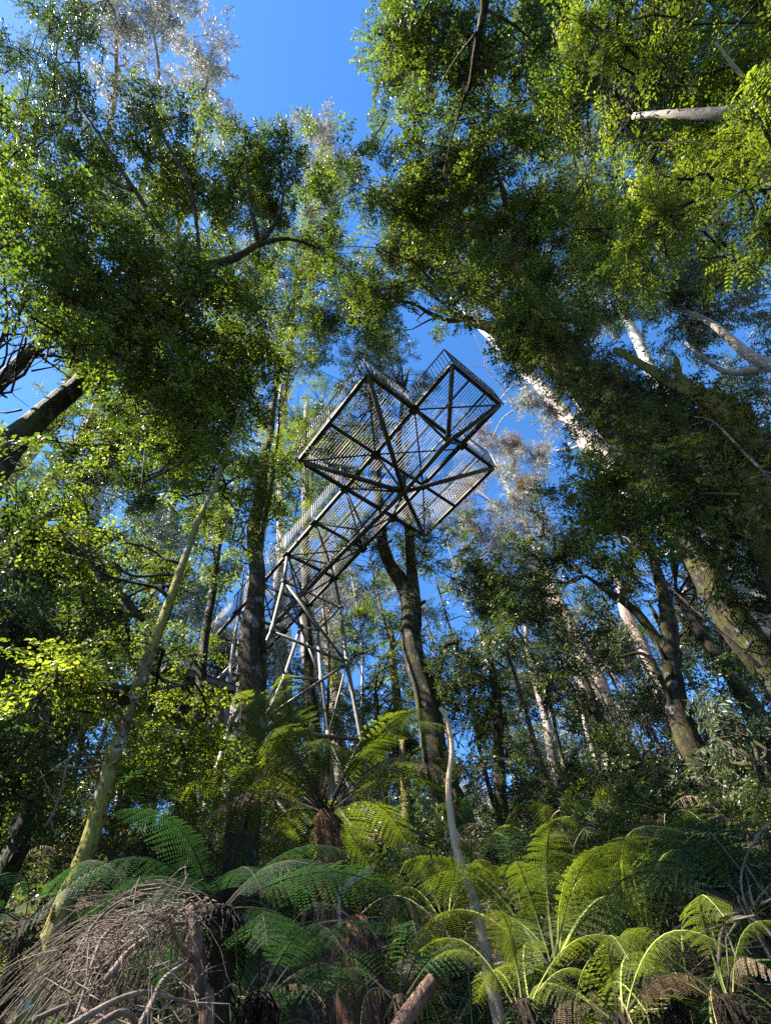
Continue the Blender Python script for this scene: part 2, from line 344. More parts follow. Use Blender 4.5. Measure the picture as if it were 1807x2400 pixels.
# ------------------------------------------------------------------ crowns and trees
SKY = [  # open sky between the crowns, as outlines of the gaps
 [(505, -80), (492, 60), (480, 190), (500, 255), (590, 262), (640, 262), (700, 245), (752, 290), (772, 360), (790, 395), (800, 330), (786, 240), (806, 150), (790, 60), (788, -80)],
 [(1062, 870), (1075, 850), (1120, 870), (1180, 935), (1245, 985), (1240, 1010), (1215, 1060), (1185, 1030), (1180, 960), (1100, 940)],
 [(1300, 745), (1340, 705), (1400, 690), (1410, 735), (1330, 750), (1312, 775)],
 [(905, 860), (940, 780), (975, 770), (955, 815), (920, 862)],
 [(735, 430), (768, 420), (775, 480), (765, 560), (752, 650), (738, 700), (733, 560)],
 [(705, 800), (735, 700), (762, 700), (750, 770), (730, 815)],
]
def inpoly(x, y, poly):
    c = np.zeros(len(x), bool); n = len(poly)
    for i in range(n):
        x1, y1 = poly[i]; x2, y2 = poly[(i+1) % n]
        h = ((y1 > y) != (y2 > y)) & (x < (x2-x1)*(y-y1)/(y2-y1+1e-9)+x1); c ^= h
    return c
TUFT = [1.0]
# invented sun shafts carved out of the crowns to light chosen spots
SUN_SHAFTS = [(W(705, 1650, -5.6), 1.3), (W(620, 1640, -5.2), .8), (W(790, 1640, -5.6), .8), (W(1380, 1960, -5.2), .9), (W(1190, 2000, -4.2), .8), (W(1450, 250, 11.5), .9), (W(1560, 350, 11), .8), (W(1320, 420, 13), .9), (W(1100, 620, 15), .9), (W(230, 1250, 8), .7), (W(420, 1250, 15), .8), (W(280, 2040, -2.8), .3), (W(960, 1930, -6.6), .5), (W(150, 1470, 6), .6), (W(250, 1600, -4.6), .5), (W(170, 1860, -4.6), .4),
        (W(660, 1280, 18), .7), (W(800, 1750, -13), .8), (W(880, 980, 17), 1.2), (W(1250, 2150, -3.4), .4), (W(1550, 2120, -3.8), .4), (W(100, 1690, -9.5), .8),
        (W(1000, 1840, -5), .3), (W(975, 1700, -5), .3), (W(1040, 2040, -5), .3), (W(1230, 910, 36), 1.6), (W(1250, 1300, 31), 1.5), (W(1120, 1500, 31), 1.5), (W(1600, 1300, 26), 1.2)]
def clump_points(c, r, n, squash=.75, seed=0, keep=0.04):
    p = rng.normal(size=(n, 3)); p /= np.linalg.norm(p, axis=1)[:, None]; rad = rng.uniform(0, 1, n)**.45
    lump = 1+.35*noise3(p*1.0+c, 2.1, seed)
    p = p*(rad*lump)[:, None]*r; p[:, 2] *= squash; p = p+c
    # sprays sit in tufts at the ends of twigs
    ns = max(3, n//8); TUFT[:] = [p[:ns].copy()]; p = p[rng.integers(0, ns, n)]+rng.normal(size=(n, 3))*np.array([.15, .15, .08])*max(.6, min(r, 1.6))
    # uneven density: little gaps
    w = noise3(p, 1.7/max(r*.45, .5), seed+5)
    p = p[w > -.28]
    x, y = PX(p); drop = np.zeros(len(p), bool)
    for s in SKY: drop |= inpoly(x, y, s)
    drop &= rng.uniform(size=len(p)) > keep
    for g, gr in SUN_SHAFTS:
        q = p-g; t = q@SD; dist = np.linalg.norm(q-t[:, None]*SD, axis=1); drop |= (t > 1.2+gr) & (dist < gr*(1+.3*noise3(p, 1.5, 3)))
    return p[~drop]
def orient(n, flat=.5, droop=0.):
    return np.stack([rng.normal(0, flat, n), rng.normal(droop, flat, n), rng.uniform(0, 2*math.pi, n)], -1)
LEAFN = {'myrtle': (.5, 0), 'dark': (.6, 0), 'bright': (.35, .1), 'feather': (.45, 0), 'gum': (.8, .3), 'silver': (.9, .1), 'brown': (.9, .3)}
def boxes(lst):
    """(x0,y0,x1,y1,count,dmin,dmax,rmin,rmax) -> clumps (centre, radius)"""
    out = []
    for x0, y0, x1, y1, n, d0, d1, r0, r1 in lst:
        for _ in range(n):
            for _t in range(12):
                x, y = rng.uniform(x0, x1), rng.uniform(y0, y1)
                if not any(inpoly(np.array([x]), np.array([y]), s)[0] for s in SKY): break
            d = rng.uniform(d0, d1); p = W(x, y, d)
            if p[2] < gz(p[0], p[1])+.8: p[2] = gz(p[0], p[1])+.8+rng.uniform(0, 1)
            out.append((p, rng.uniform(r0, r1)))
    return out
def limb(mb, a, b, r0, seed, sag=.10, sub=2, twigs=5, rough=.12):
    a = np.asarray(a, float); b = np.asarray(b, float); L_ = np.linalg.norm(b-a)
    k = 5; pts = []; 
    for i in range(k+1):
        t = i/k; p = a+(b-a)*t; p[2] += L_*sag*math.sin(math.pi*t)*(1 if seed % 2 else .3)
        if 0 < i < k: p += rng.normal(size=3)*min(L_*.055, .45)
        pts.append(p)
    P, R_ = smooth_path(pts, np.linspace(r0, max(.010, r0*.22), k+1), sub)
    mb.tube(P, R_, 7 if r0 > .04 else 5, rough=rough, seed=seed)
    for q in range(twigs):
        i = rng.integers(len(P)//3, len(P)-1); d = rng.normal(size=3); d /= np.linalg.norm(d); d = d+(b-a)/L_*.9; ln = min(L_*rng.uniform(.12, .3), 1.6)
        e = P[i]+d*ln*.6; mid = P[i]+d*ln*.3+rng.normal(size=3)*ln*.08
        e2 = e+(d+rng.normal(size=3)*.5)*ln*.35
        mb.tube([P[i], mid, e, e2], [R_[i]*.55, R_[i]*.42, R_[i]*.25, .006], 4, rough=0)
def tree(name, label, cat, bark_, trunks, crown, leaf, dens=1.0, group=None, limb_r=.09, scale=1.0, limbs=None, rough=.09, squash=.75, limb_mat=None, twigs=5, limb_n=None, extra=None):
    """trunks: list of paths [(x,y,d,r),...] (base first); crown: boxes; the first trunk is carried into the ground"""
    paths = []
    for t in trunks:
        pts = [W(x, y, d) for x, y, d, r in t]; paths.append((np.array(pts), [r for *_, r in t]))
    base = paths[0][0][0]; g = float(gz(base[0], base[1]))
    if base[2] > g-.2:
        p, r_ = paths[0]; paths[0] = (np.vstack([[base[0], base[1], g-.3], p]) if base[2]-g > .3 else np.vstack([base-np.array([0, 0, base[2]-g+.3]), p[1:]]), ([r_[0]*1.2]+r_) if base[2]-g > .3 else r_)
    root = thing(name, (base[0], base[1], g), label, cat, group)
    p, r_ = paths[0]
    if r_[-1] > .11:
        d = p[-1]-p[-2]; d = d/np.linalg.norm(d); ln = min(9, max(4, 16*r_[-1])); paths[0] = (np.vstack([p, [p[-1]+d*ln*.5+np.array([.2, .1, 0]), p[-1]+d*ln]]), list(r_)+[r_[-1]*.6, .04])
    for i, (p, r_) in enumerate(paths):
        P, R_ = smooth_path(p, r_, 7)
        wob = noise3(P, .9, i+len(label))[:, None]*R_[:, None]*.5; P = P+wob*np.array([1, .6, 0])
        # keep rings dense so bark relief has geometry
        mb = MB(); mb.tube(P, R_, 14 if max(r_) > .12 else 8, rough=rough, seed=i+len(label))
        build('trunk' if i == 0 else 'fork', mb, M[bark_], root)
    if paths[0][1][0] > .09:
        P, R_ = smooth_path(*paths[0], 7)
        for q in range(6):
            i = rng.integers(3, len(P)-3); a = rng.uniform(0, 6.28); d = np.array([math.cos(a), math.sin(a), rng.uniform(.1, .9)]); d /= np.linalg.norm(d); l = R_[i]*rng.uniform(.7, 2); r0 = R_[i]*rng.uniform(.12, .28)
            mb = MB(); mb.tube([P[i]+d*R_[i]*.6, P[i]+d*(R_[i]+l*.5), P[i]+d*(R_[i]+l)+np.array([0, 0, l*.15])], [r0*1.3, r0, r0*.7], 6, rough=.12, seed=q); build('branch_stub', mb, M[bark_], root)
    allp = np.vstack([smooth_path(p, r_, 6)[0] for p, r_ in paths]); allr = np.concatenate([smooth_path(p, r_, 6)[1] for p, r_ in paths])
    cl = boxes(crown); ps = []
    if limb_n is None: limb_n = 14
    order = sorted(range(len(cl)), key=lambda i: -cl[i][1])[:limb_n]
    for i in order:
        c, r = cl[i]
        ok = allp[:, 2] < c[2]+.5
        dd = np.linalg.norm(allp-c, axis=1)+np.maximum(0, allp[:, 2]-c[2]+.3*r)*1.5
        k = int(np.argmin(dd)); 
        mb = MB(); limb(mb, allp[k], c, min(limb_r, allr[k]*.75)*rng.uniform(.7, 1.1), i, twigs=twigs); build('branch', mb, M[limb_mat or bark_], root)
    fine = MB(); nf = 0
    for i, (c, r) in enumerate(cl):
        n = int(r*r*18*dens/scale**2)+8; ps.append(clump_points(c, r, n, squash, i))
        hub = c-np.array([0, 0, r*.5]); kept = ps[-1]
        if len(kept):
            for q in TUFT[0]:
                if np.min(np.sum((kept-q)**2, axis=1)) > .6: continue
                mid = (hub+q)/2+rng.normal(size=3)*.12*r; fine.tube([hub+rng.normal(size=3)*.1, mid, q, q+(q-mid)*.4], [.022*scale, .014*scale, .009*scale, .003], 3, cap=False); nf += 1
    if ps:
        P = np.vstack(ps); fl, dr = LEAFN[leaf]
        scatter('crown', G[leaf], P, orient(len(P), fl, dr), rng.uniform(.7, 1.35, len(P))*scale, root)
    if nf: build('twigs', fine, M[limb_mat or bark_], root, kind='stuff')
    return root, paths, cl

# ------------------------------------------------------------------ the steel lookout walkway
K_ = 1.1
DZ = 13.458*K_+CAMZ; PSI = math.radians(-220.6)
uu = np.array([math.cos(PSI), math.sin(PSI), 0]); vv = np.array([math.sin(PSI), -math.cos(PSI), 0]); zz = np.array([0, 0, 1.])
O = np.array([1.451*K_, 6.555*K_, DZ])
a_, m_, b_, w_, wl_, wr_, m2_ = 1.647*K_, 1.825*K_, 1.649*K_, 2*K_, 1.731*K_, 1.455*K_, 1.532*K_
def Q(u, v, z=0): return O+u*uu+v*vv+z*zz
LEN = 7; uK = m_+m2_
root = thing('lookout_walkway', Q(uK, w_/2, 0), 'high steel mesh walkway ending in a cross shaped viewing platform', 'walkway')
def member(name, p, q, r, mat_='deck', n=8):
    mb = MB(); mb.tube([p, q], [r, r], n, rough=0); return build(name, mb, M[mat_], root)
def beam(name, p, q, hw, hh, mat_='deck'):
    p, q = np.asarray(p), np.asarray(q); d = (q-p)/np.linalg.norm(q-p); s = np.cross(d, zz); s /= np.linalg.norm(s); t = np.cross(s, d)
    mb = MB(); mb.box((p+q)/2, (q-p)/2, s*hw, t*hh); return build(name, mb, M[mat_], root)
Cc, Mm, Kk = Q(0, 0), Q(m_, 0), Q(uK, 0); Ff, Nn, Jj = Q(0, w_), Q(m_, w_), Q(uK, w_)
Aa, Ll, Bb = Q(0, -wl_), Q(m_, -wl_), Q(uK, -wl_); Gg, Pp, Hh = Q(0, w_+wr_), Q(m_, w_+wr_), Q(uK, w_+wr_)
Dd, Ee = Q(-a_, 0), Q(-a_, w_)
Kn = [Q(uK+i*b_, 0) for i in range(LEN+1)]; Jn = [Q(uK+i*b_, w_) for i in range(LEN+1)]
# edge beams
beam('edge_beam', Dd, Kn[2], .062, .062); beam('edge_beam', Kn[2], Kn[-1], .062, .062)
beam('edge_beam', Ee, Jn[2], .062, .062); beam('edge_beam', Jn[2], Jn[-1], .062, .062)
for p, q in ((Aa, Bb), (Gg, Hh)): beam('edge_beam', p, q, .066, .066)
e = .003
for p, q in ((Dd, Ee), (Aa, Cc), (Cc, Ff), (Ff, Gg), (Bb, Kk), (Kk, Jj), (Jj, Hh)): beam('edge_beam', p+e*zz, q+e*zz, .058, .058)
for p, q in ((Ll, Mm), (Mm, Nn), (Nn, Pp)): beam('cross_beam', p-.004*zz, q-.004*zz, .045, .05)
for i in range(1, LEN+1): beam('cross_beam', Kn[i]-.004*zz, Jn[i]-.004*zz, .04, .05)
# joists under the grating
for p, q in ((Q(0, -wl_/2), Q(uK, -wl_/2)), (Q(-a_, w_*.37), Q(uK+LEN*b_, w_*.37)), (Q(-a_, w_*.70), Q(uK+LEN*b_, w_*.70)), (Q(0, w_+wr_/2), Q(uK, w_+wr_/2))):
    beam('joist', p+.045*zz, q+.045*zz, .022, .03)
# plan bracing
for p, q in ((Aa, Mm), (Bb, Mm), (Mm, Q(m_*.1, w_)), (Cc, Nn), (Cc, Ee), (Nn, Gg), (Nn, Hh), (Kk, Nn), (Kk, Jn[1]), (Kn[2], Jn[1]), (Kn[2], Jn[3]), (Kn[4], Jn[3]), (Kn[4], Jn[5]), (Kn[6], Jn[5])):
    member('brace', p-.05*zz, q-.05*zz, .030, 'deck', 6)
# lower chord and its struts
CD = 1.0
nI = Wz(946/S, 1153/S, DZ-CD); n2 = Wz(854/S, 1244/S, DZ-CD); n3 = Wz(774.8/S, 1323.2/S, DZ-CD); nF = Wz(1050/S, 1036/S, DZ-CD); n4 = Wz(700/S, 1402/S, DZ-CD); n5 = Wz(640/S, 1465/S, DZ-CD)
stepc = (n5-n4); lc = [nF, nI, n2, n3, n4, n5]+[n5+stepc*k for k in range(1, 5)]
for p, q in zip(lc[:-1], lc[1:]): member('lower_chord', p, q, .085, 'deck', 12)
for p, q, r in ((Aa, nI, .082), (Bb, nI, .082), (Gg, nI, .078), (Hh, nI, .075), (Dd, nF, .075), (Ee, nF, .080), (Cc, nF, .045), (Ff, nF, .045), (Mm, nI, .038), (Nn, nI, .038), (Kk, nI, .038), (Jj, nI, .038)):
    member('strut', p, q, r)
for j in range(0, LEN):
    n = lc[2+j] if 2+j < len(lc) else None
    if n is None: continue
    for e_ in (Kn, Jn):
        member('strut', e_[j]-.03*zz, n, .038, 'steel'); member('strut', e_[j+1]-.03*zz, n, .036, 'steel')
for n in (nI, n2, n3, nF):
    mb = MB(); d = (nI-n2)/np.linalg.norm(nI-n2); mb.tube([n-d*.16, n-d*.15, n+d*.15, n+d*.16], [.09, .105, .105, .09], 12); build('node_sleeve', mb, M['deck'], root)
# open grating: one panel per bay
def grating(u0, u1, v0, v1):
    mb = MB(); zt = .085
    nv = max(2, int(round((v1-v0)/.095)))
    for i in range(nv+1):
        v = v0+(v1-v0)*i/nv; mb.box(Q((u0+u1)/2, v, zt), uu*(u1-u0)/2, vv*.0040, zz*.014)
    nu = int((u1-u0)/.07)
    for i in range(nu+1):
        u = u0+(u1-u0)*i/nu; mb.box(Q(u, (v0+v1)/2, zt+.008), uu*.0020, vv*(v1-v0)/2, zz*.004)
    build('grating', mb, M['deck'], root, kind='stuff')
g0 = .01
for (u0, u1, v0, v1) in ([(-a_, 0, 0, w_)]+[(p, q, r, s) for p, q in ((0, m_), (m_, uK)) for r, s in ((-wl_, 0), (0, w_), (w_, w_+wr_))]+[(uK+i*b_, uK+(i+1)*b_, 0, w_) for i in range(LEN)]):
    grating(u0+g0, u1-g0, v0+g0, v1-g0)
# plates where the members meet
for p in (Cc, Ff, Kk, Jj, Mm, Nn, *Kn[1:5], *Jn[1:5]):
    mb = MB(); mb.box(p-.075*zz, uu*.15, vv*.15, zz*.006)
    build('gusset_plate', mb, M['deck'], root)
    for su in (-1, 1):
        for sv in (-1, 1):
            mb = MB(); c = p-.085*zz+uu*.11*su+vv*.11*sv; mb.tube([c, c-zz*.02], .014, 6, smooth=False); build('bolt', mb, M['steel'], root)
# railings
RH = 1.13; E_ = .075
rails = [((-a_-E_, -E_), (-a_-E_, w_+E_)), ((-E_, -E_), (-a_-E_, -E_)), ((-E_, -wl_-E_), (-E_, -E_)), ((-E_, -wl_-E_), (uK+E_, -wl_-E_)), ((uK+E_, -E_), (uK+E_, -wl_-E_)),
         ((uK+E_, -E_), (uK+LEN*b_, -E_)), ((-a_-E_, w_+E_), (-E_, w_+E_)), ((-E_, w_+E_), (-E_, w_+wr_+E_)), ((-E_, w_+wr_+E_), (uK+E_, w_+wr_+E_)), ((uK+E_, w_+wr_+E_), (uK+E_, w_+E_)), ((uK+E_, w_+E_), (uK+LEN*b_, w_+E_))]
bal_me = None; nb = 0; rest = MB()
mbb = MB(); mbb.tube([(0, 0, 0), (0, 0, RH-.08)], [.013, .013], 6); bal_me = mbb.mesh('baluster', M['steel'])
ctr = np.array(root.location)
allb = []
for (p0, p1) in rails:
    a = Q(*p0); b = Q(*p1); Lr = np.linalg.norm(b-a)
    d = (b-a)/Lr
    mb = MB(); mb.tube([a+zz*RH, b+zz*RH], [.026, .026], 8); build('handrail', mb, M['steel'], root)
    mb = MB(); mb.tube([a+zz*.10, b+zz*.10], [.016, .016], 6); build('bottom_rail', mb, M['steel'], root)
    n = int(Lr/.118)
    for i in range(1, n): allb.append(a+d*Lr*i/n+zz*.10)
    k = max(1, int(round(Lr/1.8)))
    for i in range(k+1):
        p = a+d*Lr*i/k
        if i < k or True: mb = MB(); mb.tube([p-zz*.05, p+zz*(RH-.02)], [.022, .022], 8); build('rail_post', mb, M['steel'], root)
allb.sort(key=lambda p: np.linalg.norm(p-np.array([0, 0, CAMZ])))
for i, p in enumerate(allb):
    if i < 300: o = obj('baluster', bal_me, root); o.location = tuple(p-ctr)
    else: rest.tube([p, p+zz*(RH-.08)], [.013, .013], 6)
build('far_balusters', rest, M['steel'], root, kind='stuff')

# ------------------------------------------------------------------ the pylon under it
def px(x, y, z): return Wz(x/S, y/S, z)
zA, zB, zC, z0 = CAMZ+13.2, CAMZ+10.4, CAMZ+8.0, CAMZ+4.9
L1 = [Kn[2]-.04*zz, px(666, 1363, zA), px(637, 1479, CAMZ+11.3), px(540, 1700, zC), px(500, 1830, CAMZ+6.4), px(452, 1990, CAMZ+4.2)]
L2 = [Jn[2]-.04*zz, px(798, 1425, zA), px(813, 1555, zB), px(847, 1735, zC), px(893, 2015, z0)]
L3 = [Jn[3]-.04*zz, px(744, 1477, zA-.3), px(753, 1595, zB), px(768, 1730, zC), px(797, 1989, z0)]
A4 = px(705, 1470, zA); L4 = [Kn[3]-.04*zz, A4, px(668, 1585, zB), px(625, 1682, zC+.3), px(575, 1960, z0-.3)]
py = thing('steel_pylon', (float(np.mean([l[-1][0] for l in (L1, L2, L3, L4)])), float(np.mean([l[-1][1] for l in (L1, L2, L3, L4)])), float(L2[-1][2])-.3), 'four legged tubular steel pylon carrying the walkway', 'pylon')
def ptube(name, pts, r, n=10, mm='steel', **k):
    mb = MB(); mb.tube(pts, np.asarray(r)*.80, n); return build(name, mb, M[mm], py, **k)
for Lg in (L1, L2, L3, L4):
    g = Lg[-1].copy(); d = (Lg[-1]-Lg[-2])/np.linalg.norm(Lg[-1]-Lg[-2]); g = g+d*max(0, (g[2]-float(gz(g[0], g[1]))+.4))/max(.2, -d[2])
    ptube('leg', [Lg[0], Lg[1]], .075, 12); ptube('leg', [*Lg[1:], g], .085, 12)
    dd = (Lg[2]-Lg[1])/np.linalg.norm(Lg[2]-Lg[1]); c = Lg[1]
    ptube('collar', [c-dd*.05, c-dd*.045, c-dd*.015, c-dd*.01, c+dd*.01, c+dd*.015, c+dd*.045, c+dd*.05], [.09, .14, .14, .09, .09, .14, .14, .09], 14)
    for q in Lg[2:4]: ptube('node_sleeve', [q-dd*.2, q+dd*.2], .108, 12)
for p, q, r in ((L1[1], L2[1], .045), (L1[1], L4[1], .045), (L2[1], L3[1], .045), (L4[1], L3[1], .045), (L1[1], L3[1], .035),
                (L1[1], L2[2], .062), (L1[2], L2[2], .062), (L4[1], L3[2], .05), (L4[2], L3[2], .055), (L3[2], L2[2], .055), (L1[2], L4[2], .05),
                (L2[2], L4[3], .062), (L3[2], L4[3], .055), (L2[2], L3[3], .042), (L1[3], L2[3], .06), (L4[3], L3[3], .06), (L3[3], L2[3], .05), (L1[3], L4[3], .055),
                (L2[3], px(728, 1971, z0), .055), (px(626, 1851, CAMZ+6.3), px(728, 1975, z0), .06), (px(806, 1860, CAMZ+6.3), L2[-1], .062), (px(788, 1890, CAMZ+6.2), px(866, 1990, z0+.1), .045),
                (L3[3], L2[-1], .045), (L4[-1], L2[-1]-.12*zz, .075), (L1[4], L4[3], .04), (px(526, 1737, CAMZ+7.4), px(531, 1945, z0-.5), .062), (px(524, 1741, CAMZ+7.4), px(566, 1690, CAMZ+8.5), .05)):
    ptube('brace', [p, q], r, 8)
c = L2[-1]; mb = MB(); mb.box(c-.05*zz, np.array([.22, 0, 0]), np.array([0, .22, 0]), np.array([0, 0, .03])); build('base_plate', mb, M['steel'], py)
mb = MB(); mb.box(c+np.array([0, 0, .25]), np.array([.15, 0, 0]), np.array([0, .012, 0]), np.array([0, 0, .28])); build('gusset_plate', mb, M['steel'], py)

# far end: a steel landing and its raking prop
lp = Wz(395/1, 1505, DZ-3.0)
ld = thing('steel_landing', lp, 'grey steel access landing half hidden by leaves left of the pylon', 'landing')
cx, cy, cz = lp
mb = MB(); mb.box(lp, uu*1.5, vv*1.3, zz*.05); build('deck_plate', mb, M['deck'], ld)
for s1 in (-1, 1):
    mb = MB(); mb.box(lp+s1*1.3*vv-zz*.12, uu*1.5, vv*.05, zz*.12); build('edge_beam', mb, M['steel'], ld)
    mb = MB(); mb.box(lp+s1*1.45*uu-zz*.12, vv*1.24, uu*.05, zz*.12); build('edge_beam', mb, M['steel'], ld)
    for t in np.linspace(-1.45, 1.45, 5):
        mb = MB(); mb.tube([lp+s1*1.3*vv+uu*t, lp+s1*1.3*vv+uu*t+zz*1.1], .022, 6); build('rail_post', mb, M['steel'], ld)
    mb = MB(); mb.tube([lp+s1*1.3*vv-uu*1.5+zz*1.1, lp+s1*1.3*vv+uu*1.5+zz*1.1], .025, 8); build('handrail', mb, M['steel'], ld)
for s1, s2 in ((-1, -1), (1, -1), (-1, 1), (1, 1)):
    p = lp+s1*1.3*uu+s2*1.1*vv; g = float(gz(p[0], p[1])); mb = MB(); mb.tube([p-zz*.1, (p[0]+s1*.5, p[1], g-.3)], .07, 10); build('leg', mb, M['steel'], ld)
pr = [px(562, 1540, DZ-.6), px(470, 1640, DZ-4.2)]
mb = MB(); mb.tube([pr[0]+(pr[0]-pr[1])*.4, pr[0], pr[1]], .085, 12); build('raking_prop', mb, M['steel'], ld)

# ------------------------------------------------------------------ the trees
# near and middle trees, each with its own trunk, branches and crown
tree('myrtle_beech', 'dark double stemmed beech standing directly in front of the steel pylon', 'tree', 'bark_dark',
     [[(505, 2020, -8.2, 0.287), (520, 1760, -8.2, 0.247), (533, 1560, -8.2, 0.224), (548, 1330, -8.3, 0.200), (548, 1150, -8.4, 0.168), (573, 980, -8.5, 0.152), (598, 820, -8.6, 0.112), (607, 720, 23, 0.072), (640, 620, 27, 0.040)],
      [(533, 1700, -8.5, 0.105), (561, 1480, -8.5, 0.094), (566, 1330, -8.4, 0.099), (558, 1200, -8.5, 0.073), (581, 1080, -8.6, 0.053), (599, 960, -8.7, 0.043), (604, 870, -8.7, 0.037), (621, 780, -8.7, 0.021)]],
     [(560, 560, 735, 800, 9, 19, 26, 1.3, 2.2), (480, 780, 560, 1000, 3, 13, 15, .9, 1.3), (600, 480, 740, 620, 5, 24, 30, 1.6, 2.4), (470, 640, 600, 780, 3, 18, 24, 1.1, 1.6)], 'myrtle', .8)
tree('leaning_beech', 'slender mossy beech with yellow green foliage leaning beside the heap of dead twigs', 'tree', 'bark_moss',
     [[(72, 2140, -4.6, 0.079), (112, 2010, -4.6, 0.071), (190, 1830, -4.6, 0.064), (232, 1680, -4.6, 0.063), (258, 1590, -4.6, 0.058), (300, 1470, -4.6, 0.052), (330, 1390, -4.6, 0.051), (375, 1270, -4.6, 0.048), (432, 1120, -4.6, 0.040), (485, 990, -4.6, 0.028), (520, 880, -4.7, 0.015)],
      [(262, 1585, -4.6, 0.019), (240, 1545, -4.4, 0.014), (222, 1500, -4.2, 0.008)]],
     [(60, 1420, 250, 1520, 5, 5.2, 6.6, .35, .6), (180, 1180, 340, 1330, 4, 6.2, 8, .5, .8), (330, 980, 520, 1120, 5, 8.5, 11, .7, 1.1), (380, 1540, 460, 1620, 2, 6.5, 8, .4, .6)], 'bright', 1.1, limb_r=.035, scale=.8, limb_mat='bark_dark', squash=.5)
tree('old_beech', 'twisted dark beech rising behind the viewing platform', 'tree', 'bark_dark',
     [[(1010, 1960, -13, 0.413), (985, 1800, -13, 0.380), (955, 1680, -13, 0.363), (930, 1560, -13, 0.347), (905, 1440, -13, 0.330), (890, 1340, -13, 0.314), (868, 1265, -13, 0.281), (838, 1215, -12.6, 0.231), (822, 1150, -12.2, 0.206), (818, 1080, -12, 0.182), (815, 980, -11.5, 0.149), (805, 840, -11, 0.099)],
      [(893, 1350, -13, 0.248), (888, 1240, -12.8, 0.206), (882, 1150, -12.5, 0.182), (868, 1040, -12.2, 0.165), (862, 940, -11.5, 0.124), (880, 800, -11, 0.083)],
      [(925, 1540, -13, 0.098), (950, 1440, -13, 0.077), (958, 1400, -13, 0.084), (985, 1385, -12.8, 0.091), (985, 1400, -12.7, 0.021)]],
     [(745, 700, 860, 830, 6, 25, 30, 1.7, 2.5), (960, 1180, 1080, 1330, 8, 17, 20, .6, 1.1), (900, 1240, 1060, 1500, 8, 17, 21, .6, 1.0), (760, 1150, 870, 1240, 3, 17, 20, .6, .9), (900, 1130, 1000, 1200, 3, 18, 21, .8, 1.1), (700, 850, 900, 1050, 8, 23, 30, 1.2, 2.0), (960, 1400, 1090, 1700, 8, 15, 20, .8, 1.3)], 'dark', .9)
tree('huge_mossy_beech', 'massive leaning trunk shaggy with moss and ferns at the right edge', 'tree', 'bark_verymoss',
     [[(2050, 1800, -7.6, .52), (1860, 1450, -7.4, .50), (1700, 1120, -7, .44), (1590, 1050, -7, .42), (1490, 970, -7, .38), (1395, 900, -7, .36), (1300, 838, -7, .33), (1200, 770, -7, .28), (1120, 735, -7, .22), (1040, 700, -7, .16), (940, 665, -7, .10)],
      [(1700, 1100, -7, 0.281), (1650, 1000, -6.5, 0.172), (1600, 930, -6.3, 0.133), (1550, 875, -6.3, 0.109), (1500, 850, -6.3, 0.094), (1440, 822, -6.3, 0.082), (1385, 785, -6.3, 0.066), (1335, 758, -6.4, 0.066), (1326, 753, -6.4, 0.023)],
      [(1500, 850, -6.3, 0.078), (1470, 815, -6.3, 0.058), (1462, 780, -6.3, 0.047), (1458, 768, -6.3, 0.016)],
      [(1270, 815, -7, .18), (1190, 700, -6.4, .12), (1110, 560, -6, .10), (1090, 430, -5.6, .08), (1060, 340, -5.4, .05)],
      [(1150, 745, -7, .13), (1000, 620, -6.5, .08), (880, 600, -6.5, .05)]],
     [(800, 430, 1010, 640, 15, 17, 21, 1.2, 2.0), (980, 420, 1250, 620, 13, 16, 20, 1.1, 1.9), (760, 560, 900, 700, 5, 18, 22, 1.2, 1.7), (1000, 620, 1250, 760, 12, 13, 17, .8, 1.3), (1180, 640, 1290, 720, 3, 12, 14, .6, .9), (1300, 1000, 1520, 1180, 4, 8, 9.6, .4, .6), (1420, 1020, 1600, 1150, 4, 6.6, 8.2, .35, .5)], 'myrtle', .95, limb_r=.11, rough=.22)
tree('great_left_beech', 'dark beech spreading backlit limbs over the upper left', 'tree', 'bark_dark',
     [[(-330, 1480, -6.2, .27), (-150, 1180, -6.4, .25), (-10, 1000, -6.6, .22), (110, 880, -6.8, .20), (240, 765, -6.8, .17), (350, 670, 13, .14), (430, 575, 13.5, .10)],
      [(430, 575, 13.5, .11), (500, 558, 14, .09), (560, 520, 14.6, .07), (600, 465, 15.5, .05), (612, 400, 17, .03), (600, 330, 19, .02)],
      [(430, 575, 13.5, .08), (360, 510, 14.5, .065), (290, 410, 15.5, .055), (220, 300, 17, .04), (170, 230, 19, .03)],
      [(430, 575, 13.5, .06), (425, 500, 14.5, .045), (410, 400, 15.5, .05), (350, 290, 17, .035), (330, 220, 19, .02)], [(290, 410, 15.5, .06), (240, 390, 16, .045), (170, 330, 17, .03)], [(560, 520, 14.6, .07), (540, 430, 15.5, .05), (530, 340, 17, .03)],
      [(540, 533, 14.4, .07), (620, 515, 15, .045), (700, 540, 16, .02)]],
     [(200, 270, 480, 420, 13, 17, 21, .8, 1.2), (380, 270, 690, 460, 15, 18, 22, .8, 1.5), (420, 420, 720, 560, 10, 17, 21, .8, 1.3), (110, 260, 240, 420, 5, 16, 19, .7, 1.0), (600, 330, 700, 420, 3, 18, 20, .8, 1.1)], 'myrtle', .9, limb_r=.06)
